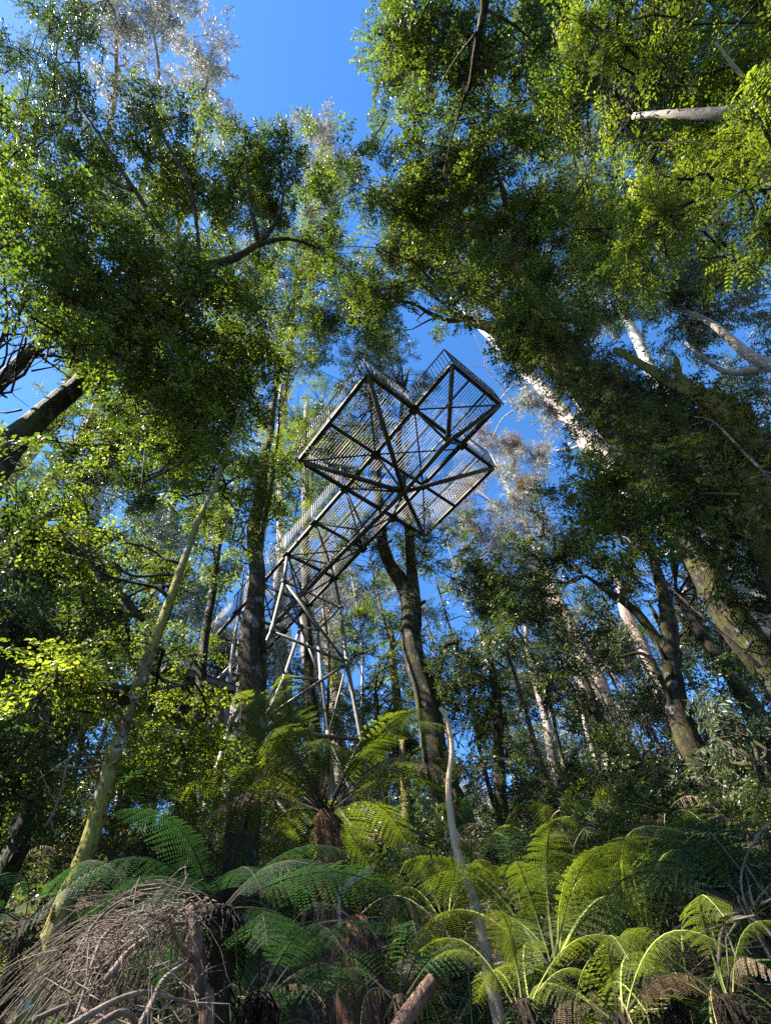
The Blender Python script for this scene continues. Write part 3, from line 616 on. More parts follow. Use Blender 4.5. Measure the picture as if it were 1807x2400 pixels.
tree('shadowed_beech', 'dense dark beech crown filling the left edge at mid height', 'tree', 'bark_dark',
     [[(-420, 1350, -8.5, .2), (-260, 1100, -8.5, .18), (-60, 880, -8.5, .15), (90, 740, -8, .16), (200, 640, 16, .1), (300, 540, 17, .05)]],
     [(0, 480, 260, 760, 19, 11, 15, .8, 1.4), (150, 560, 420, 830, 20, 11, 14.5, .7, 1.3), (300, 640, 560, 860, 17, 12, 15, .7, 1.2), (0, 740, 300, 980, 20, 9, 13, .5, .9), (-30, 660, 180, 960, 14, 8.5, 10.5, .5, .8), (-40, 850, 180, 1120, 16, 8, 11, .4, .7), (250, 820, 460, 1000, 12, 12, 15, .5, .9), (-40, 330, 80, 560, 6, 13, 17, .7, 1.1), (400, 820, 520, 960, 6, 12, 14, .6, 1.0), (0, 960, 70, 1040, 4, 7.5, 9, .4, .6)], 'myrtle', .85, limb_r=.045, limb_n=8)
tree('upper_left_tree', 'thin topped tree with dark specks of leaf against the top left sky', 'tree', 'bark_dark',
     [[(-300, 900, -9, .17), (-60, 520, -9, .13), (60, 330, -9.5, .12), (110, 190, -10, .06), (130, 60, -10.5, .03)]],
     [(20, 90, 200, 260, 7, 20, 25, .8, 1.3), (100, 40, 260, 180, 5, 22, 26, .7, 1.2), (-30, 180, 70, 420, 6, 18, 22, .8, 1.4), (180, -20, 260, 80, 3, 24, 26, .7, 1.0)], 'dark', .5, limb_r=.04)
for i, (lab, tr, bx) in enumerate([
        ('tall pale gum top with bare twigs, leftmost of the silvery tops', [(120, 900, -20, .35), (190, 560, 38, .2), (225, 330, 42, .16), (250, 180, 42, .12), (245, 40, 43, .08), (210, -60, 44, .04)], [(180, -40, 270, 120, 6, 40, 46, 1.2, 2.0), (220, 120, 290, 240, 4, 40, 46, 1.2, 1.8)]),
        ('airy silvery gum top beside the open blue gap', [(200, 900, -22, .35), (280, 560, 42, .2), (320, 330, 43, .15), (345, 200, 43, .11), (330, 60, 44, .07), (320, -40, 45, .04)], [(290, -30, 390, 120, 6, 42, 48, 1.3, 2.0), (320, 130, 370, 260, 4, 42, 48, 1.2, 2.0)]),
        ('sparse silver gum top reaching into the blue gap', [(280, 900, -24, .35), (370, 560, 44, .2), (420, 330, 45, .14), (440, 220, 46, .1), (455, 140, 46, .05)], [(415, 60, 480, 250, 8, 44, 50, 1.2, 2.1), (440, 200, 500, 300, 3, 44, 50, 1.2, 1.8)]),
        ('glittering pale gum top at the lower tip of the open sky', [(560, 1200, -30, .5), (610, 900, -24, .4), (640, 640, 44, .3), (665, 500, 46, .2), (695, 370, 47, .1), (715, 290, 48, .05)], [(655, 250, 750, 380, 9, 44, 50, 1.4, 2.2), (680, 340, 760, 430, 5, 44, 50, 1.2, 2.0)])]):
    tree('silver_gum', lab, 'tree', 'bark_grey', [tr], bx, 'silver', .46, group='tall silvery gum tops', limb_r=.09, scale=1.25, twigs=9)
tree('sassafras_tree', 'tree with forked dark branches hanging from the top edge right of the sky gap', 'tree', 'bark_dark',
     [[(2300, 300, -9, 0.240), (1500, -60, -8, 0.210), (1200, -160, 13, 0.144), (1060, -60, 13, 0.096), (1042, 20, 13.2, 0.078), (1024, 110, 13.5, 0.060), (1010, 190, 14, 0.042), (985, 250, 14.5, 0.018)],
      [(1030, 70, 13.3, 0.030), (975, 140, 13.8, 0.021), (925, 230, 14.5, 0.012)], [(1012, 180, 14, 0.030), (978, 290, 14.5, 0.021), (958, 380, 15, 0.011)],
      [(1042, 15, 13.3, 0.036), (1120, 60, 14, 0.024), (1190, 130, 15, 0.012)], [(1022, 115, 13.6, 0.024), (1045, 190, 14, 0.018), (1090, 250, 15, 0.009)]],
     [(800, 0, 980, 130, 13, 15, 19, .7, 1.2), (800, 130, 1000, 330, 12, 15, 18, .8, 1.2), (830, 320, 1060, 430, 8, 15, 19, .9, 1.3), (1000, 60, 1200, 240, 9, 15, 19, .8, 1.2), (1050, 230, 1250, 430, 7, 16, 20, .9, 1.3), (1100, 0, 1260, 80, 4, 16, 19, .9, 1.2)], 'myrtle', .9, limb_r=.03)
tree('blackwood_tree', 'pale limbed tree with hanging yellow green leaves filling the upper right', 'tree', 'bark_grey',
     [[(2700, 900, -9, .4), (2000, 460, -9, .35), (1820, 262, 11.5, .22), (1700, 243, 10.5, .10), (1600, 240, 10.3, .085), (1500, 243, 10.5, .07), (1420, 246, 11, .05), (1370, 250, 11.5, .05)],
      [(1850, 380, 12, .05), (1690, 250, 10.3, .035), (1600, 160, 10, .028), (1545, 90, 10, .015)]],
     [(1220, 0, 1420, 200, 15, 12, 16, .7, 1.2), (1400, 0, 1680, 200, 20, 10.5, 15, .7, 1.1), (1250, 180, 1420, 330, 9, 12, 15, .6, 1.0), (1400, 200, 1680, 420, 17, 11, 15, .6, 1.0), (1400, 400, 1680, 560, 12, 9, 12, .5, .9), (1240, 300, 1400, 560, 10, 12, 16, .7, 1.1)], 'bright', .55, limb_r=.03, limb_mat='bark_dark')
tree('drooping_sapling', 'spray of large bright leaflets hanging at the far right top', 'tree', 'bark_grey',
     [[(2300, 1300, -5, .14), (1900, 700, 9, .08), (1760, 560, 8.5, .05), (1690, 430, 8, .03), (1620, 350, 8, .012)], [(1760, 560, 8.5, .025), (1640, 500, 8.2, .015), (1520, 470, 8.2, .006)]],
     [(1560, 260, 1670, 420, 5, 7, 9, .4, .7), (1400, 380, 1560, 540, 6, 7.5, 9.5, .4, .7), (1600, 440, 1680, 540, 2, 6.5, 8, .3, .5), (1260, 60, 1400, 160, 3, 9, 11, .5, .8)], 'feather', .85, limb_r=.010, twigs=2, limb_n=4, limb_mat='bark_dark')
tree('blue_gum', 'great smooth pale gum trunk slanting up from the right edge', 'tree', 'bark_grey',
     [[(2100, 1980, -17, 0.741), (1900, 1700, -17, 0.663), (1760, 1520, -17, 0.624), (1660, 1400, -17, 0.577), (1580, 1300, -17, 0.546), (1500, 1200, -17, 0.499), (1400, 1085, -17, 0.437), (1285, 965, -17, 0.390)],
      ], [(1380, 1300, 1500, 1400, 2, 24, 26, .8, 1.2)], 'gum', .5, limb_r=.12)
tree('white_gum', 'silver white gum trunk with broken stub beside the platform', 'tree', 'bark_pale',
     [[(1900, 1560, -22, .8), (1560, 1240, -22, .72), (1400, 1085, -21.5, .64), (1280, 965, -21, .58), (1230, 905, -21, .50), (1180, 848, -21, .44), (1130, 798, -21, .38), (1060, 730, -21, .28), (980, 650, -21, .15)],
      [(1270, 955, -21, .12), (1235, 970, -20.7, .10), (1205, 973, -20.5, .07), (1200, 976, -20.5, .02)], [(1210, 885, -21, .14), (1150, 872, -20.5, .10), (1090, 900, -20, .05), (1060, 950, -20, .02)],
      [(1260, 930, -21, .10), (1232, 960, -20.6, .08), (1228, 955, -20.6, .03)], [(1140, 806, -21, .10), (1090, 850, -20.2, .05), (1070, 880, -20, .02)]],
     [(1080, 850, 1170, 920, 4, 33, 38, .9, 1.4), (1000, 560, 1150, 700, 6, 34, 40, 1.5, 2.4), (1150, 900, 1185, 960, 2, 33, 35, .6, .9)], 'silver', .6, limb_r=.08, scale=1.1)
tree('ribbon_gum', 'pinkish gum trunk hung with peeling bark behind the pale gum', 'tree', 'bark_pink',
     [[(2300, 1900, -25, 1.1), (1900, 1560, -25, 1.0), (1665, 1330, -25, .86), (1560, 1215, -25, .78), (1440, 1090, -25, .68), (1330, 960, -25, .52), (1250, 862, -25, .44), (1170, 780, -25, .3)]],
     [(1240, 640, 1340, 760, 4, 38, 44, 1.6, 2.4), (1500, 1180, 1600, 1250, 2, 33, 36, .8, 1.2)], 'gum', .6, limb_r=.12, scale=1.2)
tree('forked_right_tree', 'dark forked tree standing against blue sky at the lower right', 'tree', 'bark_dark',
     [[(1575, 1900, -12, 0.319), (1535, 1735, -12, 0.281), (1500, 1640, -12, 0.258), (1462, 1540, -12, 0.236), (1448, 1440, -12, 0.205), (1440, 1340, -12, 0.182), (1420, 1240, -12, 0.122), (1380, 1120, -12, 0.061)],
      [(1455, 1440, -12, 0.137), (1420, 1390, -12, 0.122), (1370, 1320, -11.8, 0.106), (1310, 1275, -11.5, 0.076), (1260, 1240, -11.3, 0.038)],
      [(1470, 1560, -12, 0.068), (1400, 1420, -11.5, 0.046), (1330, 1420, -11.4, 0.030)],
      [(1450, 1460, -12, 0.091), (1430, 1360, -12.4, 0.068), (1400, 1300, -12.6, 0.038)]],
     [(1180, 980, 1380, 1220, 14, 14, 18, .8, 1.4), (1100, 1150, 1350, 1330, 10, 14, 18, .7, 1.3), (1350, 1000, 1480, 1280, 9, 14, 18, .6, 1.0), (1180, 1320, 1330, 1460, 6, 13, 16, .5, .9), (1500, 1380, 1660, 1640, 4, 13, 16, .5, .9), (1080, 1280, 1200, 1420, 3, 15, 18, .5, .8)], 'dark', .85, limb_r=.06)
tree('grey_leaved_gum', 'gum with grey green leaf clusters high on the right', 'tree', 'bark_grey',
     [[(2500, 1300, -14, .5), (2050, 950, -14, .4), (1800, 820, -14, .3), (1640, 780, -14, .18), (1540, 700, -13.5, .1), (1460, 660, -13, .05)], [(1640, 800, -14, .14), (1560, 800, -13.5, .08), (1480, 740, -13, .04)]],
     [(1400, 560, 1670, 700, 14, 21, 26, 1.0, 1.5), (1460, 680, 1670, 860, 9, 20, 25, .8, 1.2), (1260, 440, 1420, 600, 8, 20, 26, 1.0, 1.6), (1430, 500, 1560, 600, 4, 21, 25, 1, 1.5)], 'gum', .75, limb_r=.08)
tree('mistletoe_gum', 'silvery gum with tan mistletoe balls right of the platform', 'tree', 'bark_grey',
     [[(1400, 1830, -30, 0.527), (1340, 1640, -30, 0.484), (1270, 1450, -30, 0.422), (1210, 1310, -30, 0.341), (1170, 1220, -30, 0.279), (1130, 1120, -30, 0.205), (1090, 1040, -30, 0.136), (1060, 980, -30, 0.074)],
      [(1170, 1220, -30, 0.155), (1090, 1180, -29.5, 0.093), (1020, 1210, -29, 0.050)], [(1130, 1120, -30, 0.124), (1060, 1080, -29, 0.074), (1010, 1040, -29, 0.037)], [(1110, 1080, -30, 0.112), (1150, 1020, -29, 0.062), (1175, 960, -29, 0.031)]],
     [(990, 930, 1180, 1060, 16, 43, 50, 1.1, 1.9), (980, 1060, 1190, 1240, 26, 41, 47, 1.2, 2.0), (1080, 1230, 1200, 1330, 5, 40, 44, 1.2, 1.9), (1150, 940, 1190, 1030, 3, 42, 46, .7, 1.1)], 'silver', .85, limb_r=.12, scale=1.25)
# mistletoe balls hanging in the silvery gum
for i, (x, y, r, lab) in enumerate([(1075, 962, .62, 'large tan mistletoe ball level with the platform rail'), (1045, 935, .4, 'small tan mistletoe ball touching the platform corner rail'), (1110, 955, .42, 'small tan mistletoe ball beside the large one'),
        (1150, 985, .85, 'broad brownish mistletoe clump on the outermost twigs of the silvery gum'), (1010, 1050, .7, 'tan mistletoe ball just under the platform edge'), (1040, 1150, .6, 'dim mistletoe ball on the bare lower limb of the silvery gum'),
        (1205, 880, .6, 'yellowish mistletoe clump below the white trunk stubs'), (1128, 1040, .42, 'tan mistletoe ball between the pale inner limbs')]):
    c = W(x, y, 41.5 if x < 1200 else 33); t = thing('mistletoe', c, lab, 'mistletoe', 'mistletoe balls in the gums')
    n = 90; P = clump_points(c, r*1.5, n, .9, i, 1); scatter('foliage', G['brown'], P, orient(len(P), 1.2, .5), rng.uniform(.7, 1.1, len(P)), t)
    mb = MB(); mb.tube([c+np.array([0, 0, r*1.2]), c, c-np.array([0, 0, r*.6])], [.06, .09, .03], 6, rough=.1); build('stem', mb, M['bark_dark'], t)

# epiphytes and moss on the huge mossy trunk
def along(path, n, spread):
    P, R_ = smooth_path([W(*q[:3]) for q in path], [q[3] for q in path], 12)
    i = rng.integers(0, len(P), n); t = rng.normal(size=(n, 3)); t /= np.linalg.norm(t, axis=1)[:, None]
    return P[i]+t*(R_[i]*rng.uniform(.7, 1+spread, n))[:, None]
moss_root = next(o for o in COL.objects if o.name.startswith('huge_mossy_beech'))
main_ = [(2050, 1800, -7.6, .52), (1860, 1450, -7.4, .50), (1700, 1120, -7, .46), (1590, 1050, -7, .46), (1490, 970, -7, .42), (1395, 900, -7, .40), (1300, 838, -7, .36), (1200, 770, -7, .28), (1120, 735, -7, .22)]
P = along(main_, 3200, 1.5); scatter('epiphyte_ferns', G['epiphyte'], P, orient(len(P), .9, .5), rng.uniform(.6, 1.25, len(P)), moss_root)
P = along(main_[1:], 600, 1.5); scatter('hanging_leaves', G['dark'], P, orient(len(P), .9, .3), rng.uniform(.5, .9, len(P)), moss_root)
P = along(main_[1:], 160, 1.2); scatter('dead_fronds', G['deadfern'], P, orient(len(P), .9, .9), rng.uniform(.3, .6, len(P)), moss_root)
P = along([(1650, 1000, -6.5, .22), (1600, 930, -6.3, .17), (1550, 875, -6.3, .14), (1500, 850, -6.3, .12)], 700, .12); scatter('moss', G['moss'], P, orient(len(P), 1.4), rng.uniform(.7, 1.3, len(P)), moss_root)
P = along([(1860, 1240, -7.2, .48), (1700, 1120, -7, .46), (1590, 1050, -7, .44)], 1600, .2); scatter('moss', G['moss'], P, orient(len(P), 1.4), rng.uniform(1.0, 2.0, len(P)), moss_root)

# limb bits on the dark tree by the pylon and the leaning beech get moss tufts
for nm, pth, n in (('leaning_beech', [(115, 2010, -4.6, .130), (190, 1830, -4.6, .118), (232, 1680, -4.6, .115), (258, 1590, -4.6, .105), (300, 1470, -4.6, .095), (330, 1390, -4.6, .09)], 420),
                   ('myrtle_beech', [(505, 2020, -8.2, .36), (520, 1760, -8.2, .31), (533, 1560, -8.2, .28), (548, 1330, -8.3, .25), (548, 1150, -8.4, .21)], 600)):
    rt = next(o for o in COL.objects if o.name == nm); P = along(pth, n, .03); scatter('moss', G['moss'], P, orient(len(P), 1.5), rng.uniform(.2, .42, len(P)), rt)

# forest behind: single trees from mid distance to the ridge
BG = [
 # name, label, bark, trunk, boxes, leaf, dens
 ('gum_tree', 'tall pinkish gum trunk seen through the upper legs of the pylon', 'bark_pink', [(690, 1900, -26, .55), (672, 1500, -26, .5), (665, 1340, -26, .45), (662, 1180, -26, .4), (660, 900, -24, .3)], [(640, 1180, 760, 1330, 6, 34, 42, 1.5, 2.4), (760, 1200, 840, 1300, 4, 32, 38, 1.4, 2)], 'silver', .55),
 ('gum_tree', 'reddish stringy gum trunk between the two right pylon legs', 'bark_pink', [(745, 1900, -32, .6), (722, 1500, -32, .55), (705, 1330, -32, .5), (700, 1200, -30, .4)], [(690, 1230, 800, 1420, 7, 38, 44, 1.6, 2.5)], 'silver', .5),
 ('gum_tree', 'distant pale gum pole rising left of the walkway railing', 'bark_pale', [(640, 1900, -40, .7), (622, 1500, -40, .62), (608, 1140, -40, .52), (604, 960, -38, .45), (606, 800, -34, .3)], [(560, 880, 640, 960, 3, 50, 60, 1.4, 2)], 'silver', .4),
 ('gum_tree', 'wide dim gum trunk standing just right of the dark double stem', 'bark_grey', [(620, 2000, -22, .5), (612, 1700, -22, .46), (603, 1450, -22, .42), (600, 1250, -22, .3)], [(600, 1400, 700, 1560, 4, 26, 30, 1, 1.6)], 'gum', .6),
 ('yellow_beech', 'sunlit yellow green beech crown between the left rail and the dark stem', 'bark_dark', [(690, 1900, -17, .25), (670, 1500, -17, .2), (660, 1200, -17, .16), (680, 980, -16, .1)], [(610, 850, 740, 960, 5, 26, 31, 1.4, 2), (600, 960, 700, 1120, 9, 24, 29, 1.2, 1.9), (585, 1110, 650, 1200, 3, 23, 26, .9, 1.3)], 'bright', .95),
 ('gum_tree', 'mottled grey gum trunk standing in the middle of the right hand thicket', 'bark_pink', [(1500, 2000, -24, .42), (1430, 1800, -24, .37), (1350, 1600, -24, .32), (1270, 1420, -24, .26), (1200, 1280, -24, .18)], [(1080, 1280, 1230, 1450, 6, 29, 34, 1.2, 2), (1240, 1420, 1460, 1700, 7, 22, 26, .8, 1.3)], 'gum', .7),
 ('gum_tree', 'bright patchy gum trunk leaning behind the thin dark pole', 'bark_grey', [(1440, 2000, -30, .6), (1380, 1800, -30, .55), (1310, 1600, -30, .5), (1250, 1450, -30, .42), (1200, 1330, -30, .3)], [(1180, 1450, 1300, 1640, 7, 36, 42, 1.2, 2)], 'silver', .5),
 ('gum_tree', 'pinkish gum trunk by the forked dark tree, nearest the right edge', 'bark_pink', [(1600, 1900, -28, .6), (1500, 1650, -28, .52), (1420, 1480, -28, .44), (1360, 1340, -28, .35)], [(1560, 1560, 1665, 1760, 6, 30, 34, 1, 1.6)], 'silver', .6),
 ('beech_pole', 'thin straight dark pole slanting across the blue at the lower right', 'bark_dark', [(1440, 1900, -14, .16), (1395, 1800, -14, .15), (1340, 1670, -14, .13), (1290, 1540, -14, .10), (1250, 1430, -14, .06)], [(1160, 1440, 1300, 1560, 5, 17, 20, .5, .9)], 'dark', .8),
 ('beech_tree', 'dim grey green beech thicket right behind the pale dead pole', 'bark_dark', [(1110, 1980, -15, .22), (1085, 1750, -15, .18), (1070, 1500, -15, .14), (1040, 1350, -15, .08)], [(1000, 1400, 1120, 1640, 6, 19, 23, .7, 1.1), (1030, 1620, 1160, 1800, 4, 17, 20, .6, 1.0)], 'dark', .85),
 ('gum_tree', 'silvery thicket of gum leaves right of the dead pole', 'bark_grey', [(1270, 1960, -26, .3), (1220, 1750, -26, .28), (1180, 1560, -26, .22), (1140, 1400, -26, .15)], [(1080, 1360, 1230, 1620, 13, 31, 38, 1.2, 2.0), (1100, 1620, 1260, 1780, 9, 28, 34, 1.0, 1.7)], 'gum', .8),
 ('beech_tree', 'dark bushy tree under the forked tree at the lower right', 'bark_dark', [(1420, 2050, -13, .2), (1395, 1930, -13, .16), (1370, 1800, -13, .10)], [(1120, 1760, 1420, 1860, 7, 13.5, 17, .7, 1.2), (1400, 1780, 1560, 1860, 4, 13, 16, .5, .8)], 'dark', .9),
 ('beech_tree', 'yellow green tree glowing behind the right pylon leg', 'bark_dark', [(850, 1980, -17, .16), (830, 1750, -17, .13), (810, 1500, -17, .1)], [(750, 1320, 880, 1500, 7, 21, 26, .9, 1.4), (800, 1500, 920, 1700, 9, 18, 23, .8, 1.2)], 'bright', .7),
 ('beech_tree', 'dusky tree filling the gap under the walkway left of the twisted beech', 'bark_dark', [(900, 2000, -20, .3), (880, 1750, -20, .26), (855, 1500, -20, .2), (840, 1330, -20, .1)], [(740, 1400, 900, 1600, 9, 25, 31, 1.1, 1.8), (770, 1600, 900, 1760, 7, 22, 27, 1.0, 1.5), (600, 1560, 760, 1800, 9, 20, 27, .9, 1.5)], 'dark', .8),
 ('beech_tree', 'mossy paired trunks in shade just right of the tree fern', 'bark_moss', [(905, 1990, -15, .17), (890, 1860, -15, .16), (875, 1740, -15, .14), (868, 1600, -15, .1)], [(830, 1560, 920, 1680, 4, 18, 20, .6, .9)], 'dark', .8),
 ('beech_tree', 'deep green leaning tree behind the fallen sun bleached twigs', 'bark_dark', [(20, 1880, -9, .16), (60, 1760, -9, .14), (95, 1680, -9, .12), (150, 1520, -9, .08)], [(0, 1460, 200, 1660, 10, 10, 13, .6, 1.0), (0, 1300, 120, 1480, 7, 11, 14, .6, 1.0)], 'dark', .9),
 ('beech_tree', 'tangled dark limbed beech left of the leaning trunk at mid height', 'bark_dark', [(-60, 1460, -8, .2), (60, 1165, -8, .16), (150, 1185, -7.8, .11), (240, 1260, -7.6, .08), (310, 1340, -7.5, .05)], [(0, 1040, 220, 1240, 13, 11, 14.5, .6, 1.1), (60, 1220, 300, 1420, 12, 10, 14, .6, 1.0)], 'myrtle', .8),
 ('beech_tree', 'curving reddish limbed beech in the thick of the left foliage', 'bark_stringy', [(-120, 1500, -10, .22), (0, 1240, -10, .18), (90, 1120, -10, .13), (150, 1090, -10, .10), (175, 1000, -10, .06)], [(100, 880, 330, 1080, 16, 15, 20, .8, 1.3), (250, 860, 430, 1040, 9, 16, 21, .8, 1.2)], 'myrtle', .75),
 ('beech_tree', 'slim beech whose crown fills the space left of the double stem', 'bark_dark', [(400, 1950, -12, .2), (410, 1700, -12, .17), (440, 1400, -12, .13), (470, 1200, -12, .09), (500, 1050, -12, .05)], [(330, 1060, 500, 1240, 9, 15, 20, .6, 1.0), (420, 960, 540, 1060, 4, 17, 21, .7, 1.0), (300, 1240, 440, 1420, 8, 14, 18, .6, .9)], 'myrtle', .75),
 ('gum_tree', 'silvery gum leaves shimmering between the left beeches', 'bark_pale', [(250, 1900, -24, .4), (300, 1500, -24, .34), (350, 1200, -24, .26), (400, 1000, -24, .15)], [(120, 1060, 400, 1300, 15, 32, 40, 1.4, 2.2), (330, 1100, 440, 1400, 7, 30, 37, 1.3, 2)], 'gum', .7),
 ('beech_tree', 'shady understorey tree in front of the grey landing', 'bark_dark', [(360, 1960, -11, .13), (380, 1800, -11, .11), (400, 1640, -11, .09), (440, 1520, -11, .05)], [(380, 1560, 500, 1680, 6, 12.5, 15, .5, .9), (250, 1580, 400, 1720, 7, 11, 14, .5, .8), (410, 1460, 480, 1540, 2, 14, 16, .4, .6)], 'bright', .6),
 ('beech_tree', 'dark sapling with drooping crown at the far left middle', 'bark_dark', [(-80, 1700, -7, .12), (-20, 1500, -7, .1), (30, 1330, -7, .06)], [(-20, 1220, 120, 1420, 7, 8.5, 11, .5, .8), (-30, 1560, 90, 1700, 5, 7, 9, .4, .7)], 'dark', .8),
 ('beech_tree', 'grey green tree closing the view along the right edge low down', 'bark_dark', [(1760, 2000, -11, .2), (1700, 1800, -11, .16), (1640, 1650, -11, .1)], [(1560, 1660, 1700, 1820, 5, 12, 14, .5, .8), (1500, 1500, 1665, 1640, 6, 13, 16, .6, 1.0)], 'gum', .8),
 ('beech_tree', 'dark leafy tree in the angle between the blue gum and the forked tree', 'bark_dark', [(1800, 1800, -13, .25), (1620, 1520, -13, .2), (1520, 1380, -13, .14), (1460, 1290, -13, .08)], [(1480, 1340, 1600, 1480, 5, 16, 19, .6, 1.0), (1560, 1000, 1665, 1200, 4, 16, 19, .6, 1.0), (1380, 1480, 1500, 1580, 3, 16, 19, .5, .8)], 'dark', .75),
 ('beech_tree', 'blue green beech crown high between the platform and the upper right foliage', 'bark_dark', [(1700, 1500, -10, .3), (1400, 1050, -9.5, .22), (1240, 840, -9, .15), (1180, 700, -8.4, .1), (1160, 560, -7.6, .06)], [(1040, 430, 1300, 640, 12, 20, 26, 1.2, 2.0), (1180, 560, 1320, 700, 7, 18, 23, 1.0, 1.6), (1220, 590, 1360, 660, 3, 20, 24, .8, 1.1)], 'dark', .6),
 ('gum_tree', 'hazy pale green gum crown glimpsed between the upper right trees', 'bark_pale', [(1900, 1500, -20, .5), (1500, 950, -19, .4), (1360, 700, -18, .25), (1300, 520, -17, .15)], [(1230, 380, 1400, 560, 8, 34, 40, 1.5, 2.4), (1180, 180, 1300, 400, 7, 34, 40, 1.5, 2.4), (1380, 300, 1560, 640, 8, 32, 38, 1.5, 2.2)], 'gum', .7),
 ('gum_tree', 'pale gum crown behind the left beech where dead twigs catch light', 'bark_pale', [(100, 1500, -18, .45), (250, 900, -18, .35), (380, 600, -17, .2), (440, 460, -16, .1)], [(300, 440, 520, 640, 9, 34, 40, 1.5, 2.4), (480, 560, 620, 760, 6, 34, 40, 1.4, 2.2), (150, 380, 330, 560, 5, 34, 40, 1.5, 2.2)], 'silver', .55),
]
for nm, lab, bk, tr, bx, lf, de in BG:
    far = abs(tr[0][2]) > 19
    tree(nm, lab, 'tree', bk, [tr], bx, lf, de, limb_r=.07 if far else .035, scale=1.35 if far else 1.0, twigs=3, limb_n=9)
# slim understorey trees between the big ones, each alike
SL = ['behind the leaning mossy beech, leftmost of its kind', 'between the left edge and the leaning mossy beech', 'just left of the leaning mossy beech, far back', 'just right of the leaning mossy beech top', 'behind the grey landing', 'far back, half covered by the dark double stem', 'between the pylon legs, nearer one', 'between the pylon legs, far one', 'right of the pylon, before the twisted old beech', 'right of the twisted old beech, nearest to it', 'under the silvery gum with mistletoe, far back', 'under the silvery gum, closer one', 'in the speckled thicket under the silvery gum', 'at the left foot of the patchy gum', 'crossing in front of the patchy gum', 'far behind the thin straight dark pole', 'behind the forked dark tree', 'close to the right edge under the blue gum', 'high up on the left slope near the dark limbs', 'high left, showing between two yellow green crowns', 'in the blue gap left of the forked dark tree', 'at the right edge over the dry vines', 'left of the pylon where the walkway leaves the trees', 'far behind the twisted old beech, dimmest of all']
for i, (x, y, hd) in enumerate([(60, 1650, 12), (150, 1600, 15), (215, 1550, 18), (340, 1500, 16), (395, 1450, 20), (450, 1500, 24), (700, 1500, 22), (770, 1450, 25), (835, 1500, 18), (1010, 1550, 20), (1050, 1500, 24), (1110, 1500, 18), (1165, 1550, 22), (1230, 1550, 17), (1290, 1600, 21), (1335, 1550, 26), (1500, 1550, 18), (1590, 1550, 20), (100, 1400, 20), (290, 1380, 22), (1400, 1650, 24), (1630, 1600, 16), (500, 1500, 17), (940, 1500, 26)]):
    lowx = x+(x-661)*.33; left = x < 900
    tree('slim_tree', 'slim understorey tree '+SL[i], 'tree', ['bark_dark', 'bark_grey', 'bark_stringy'][i % 3], [[(lowx, y+380, -hd, .10), (x+(x-661)*.12, y+130, -hd, .09), (x+rng.normal(0, 8), y-80, -hd, .07), (x-(x-661)*.14, y-230, -hd, .05), (x-(x-661)*.22, y-330, -hd, .02)]],
         [(x-90, y-380, x+80, y-180, 6 if left else 5, hd*1.35, hd*1.6, .8, 1.3), (x-80, y-200, x+90, y+20, 5 if left else 3, hd*1.25, hd*1.45, .7, 1.2), (x-80, y, x+80, y+200, 4 if left else 2, hd*1.1, hd*1.25, .6, 1.1)], ['myrtle', 'gum', 'dark', 'myrtle', 'gum'][i % 5], .7 if left else .42, group='slim understorey trees', limb_r=.03, scale=1.15, twigs=3, limb_n=6)
# far ridge trees: alike, behind everything
for i in range(26):
    hd = rng.uniform(34, 60); az = math.radians(-52+i*3.9+rng.uniform(-1.5, 1.5)); x, y = hd*math.sin(az), hd*math.cos(az); g = float(gz(x, y)); ht = rng.uniform(22, 36)*(1 if az < .02 else .62)
    rt = thing('forest_tree', (x, y, g), 'tall forest tree in the far rank closing the view behind the clearing', 'tree', 'far rank of forest trees')
    lean = rng.normal(0, .8, 2); pts = [np.array([x+lean[0]*t+.3*math.sin(t*5+i), y+lean[1]*t, g-.4+ht*t]) for t in np.linspace(0, 1, 7)]; r0 = rng.uniform(.28, .55)
    mb = MB(); Pp_, Rr_ = smooth_path(pts, np.linspace(r0, .06, 7), 4); mb.tube(Pp_, Rr_, 8, rough=.08, seed=i); build('trunk', mb, M[['bark_pale', 'bark_pink', 'bark_grey', 'bark_stringy'][i % 4]], rt)
    ps = []
    for k in range(10):
        t = rng.uniform(.15, 1.0); c = pts[int(t*6)]+np.array([*rng.normal(0, 2.0*(1.25-t), 2), 0]); mb = MB(); limb(mb, pts[max(0, int(t*6)-1)], c, .07, k, twigs=2); build('branch', mb, M['bark_grey'], rt)
        ps.append(clump_points(c, rng.uniform(1.3, 2.3), 95, .8, k))
    P = np.vstack(ps); lf = ['gum', 'dark', 'silver'][i % 3]; scatter('crown', G[lf], P, orient(len(P), .7), rng.uniform(1.3, 2.2, len(P)), rt)

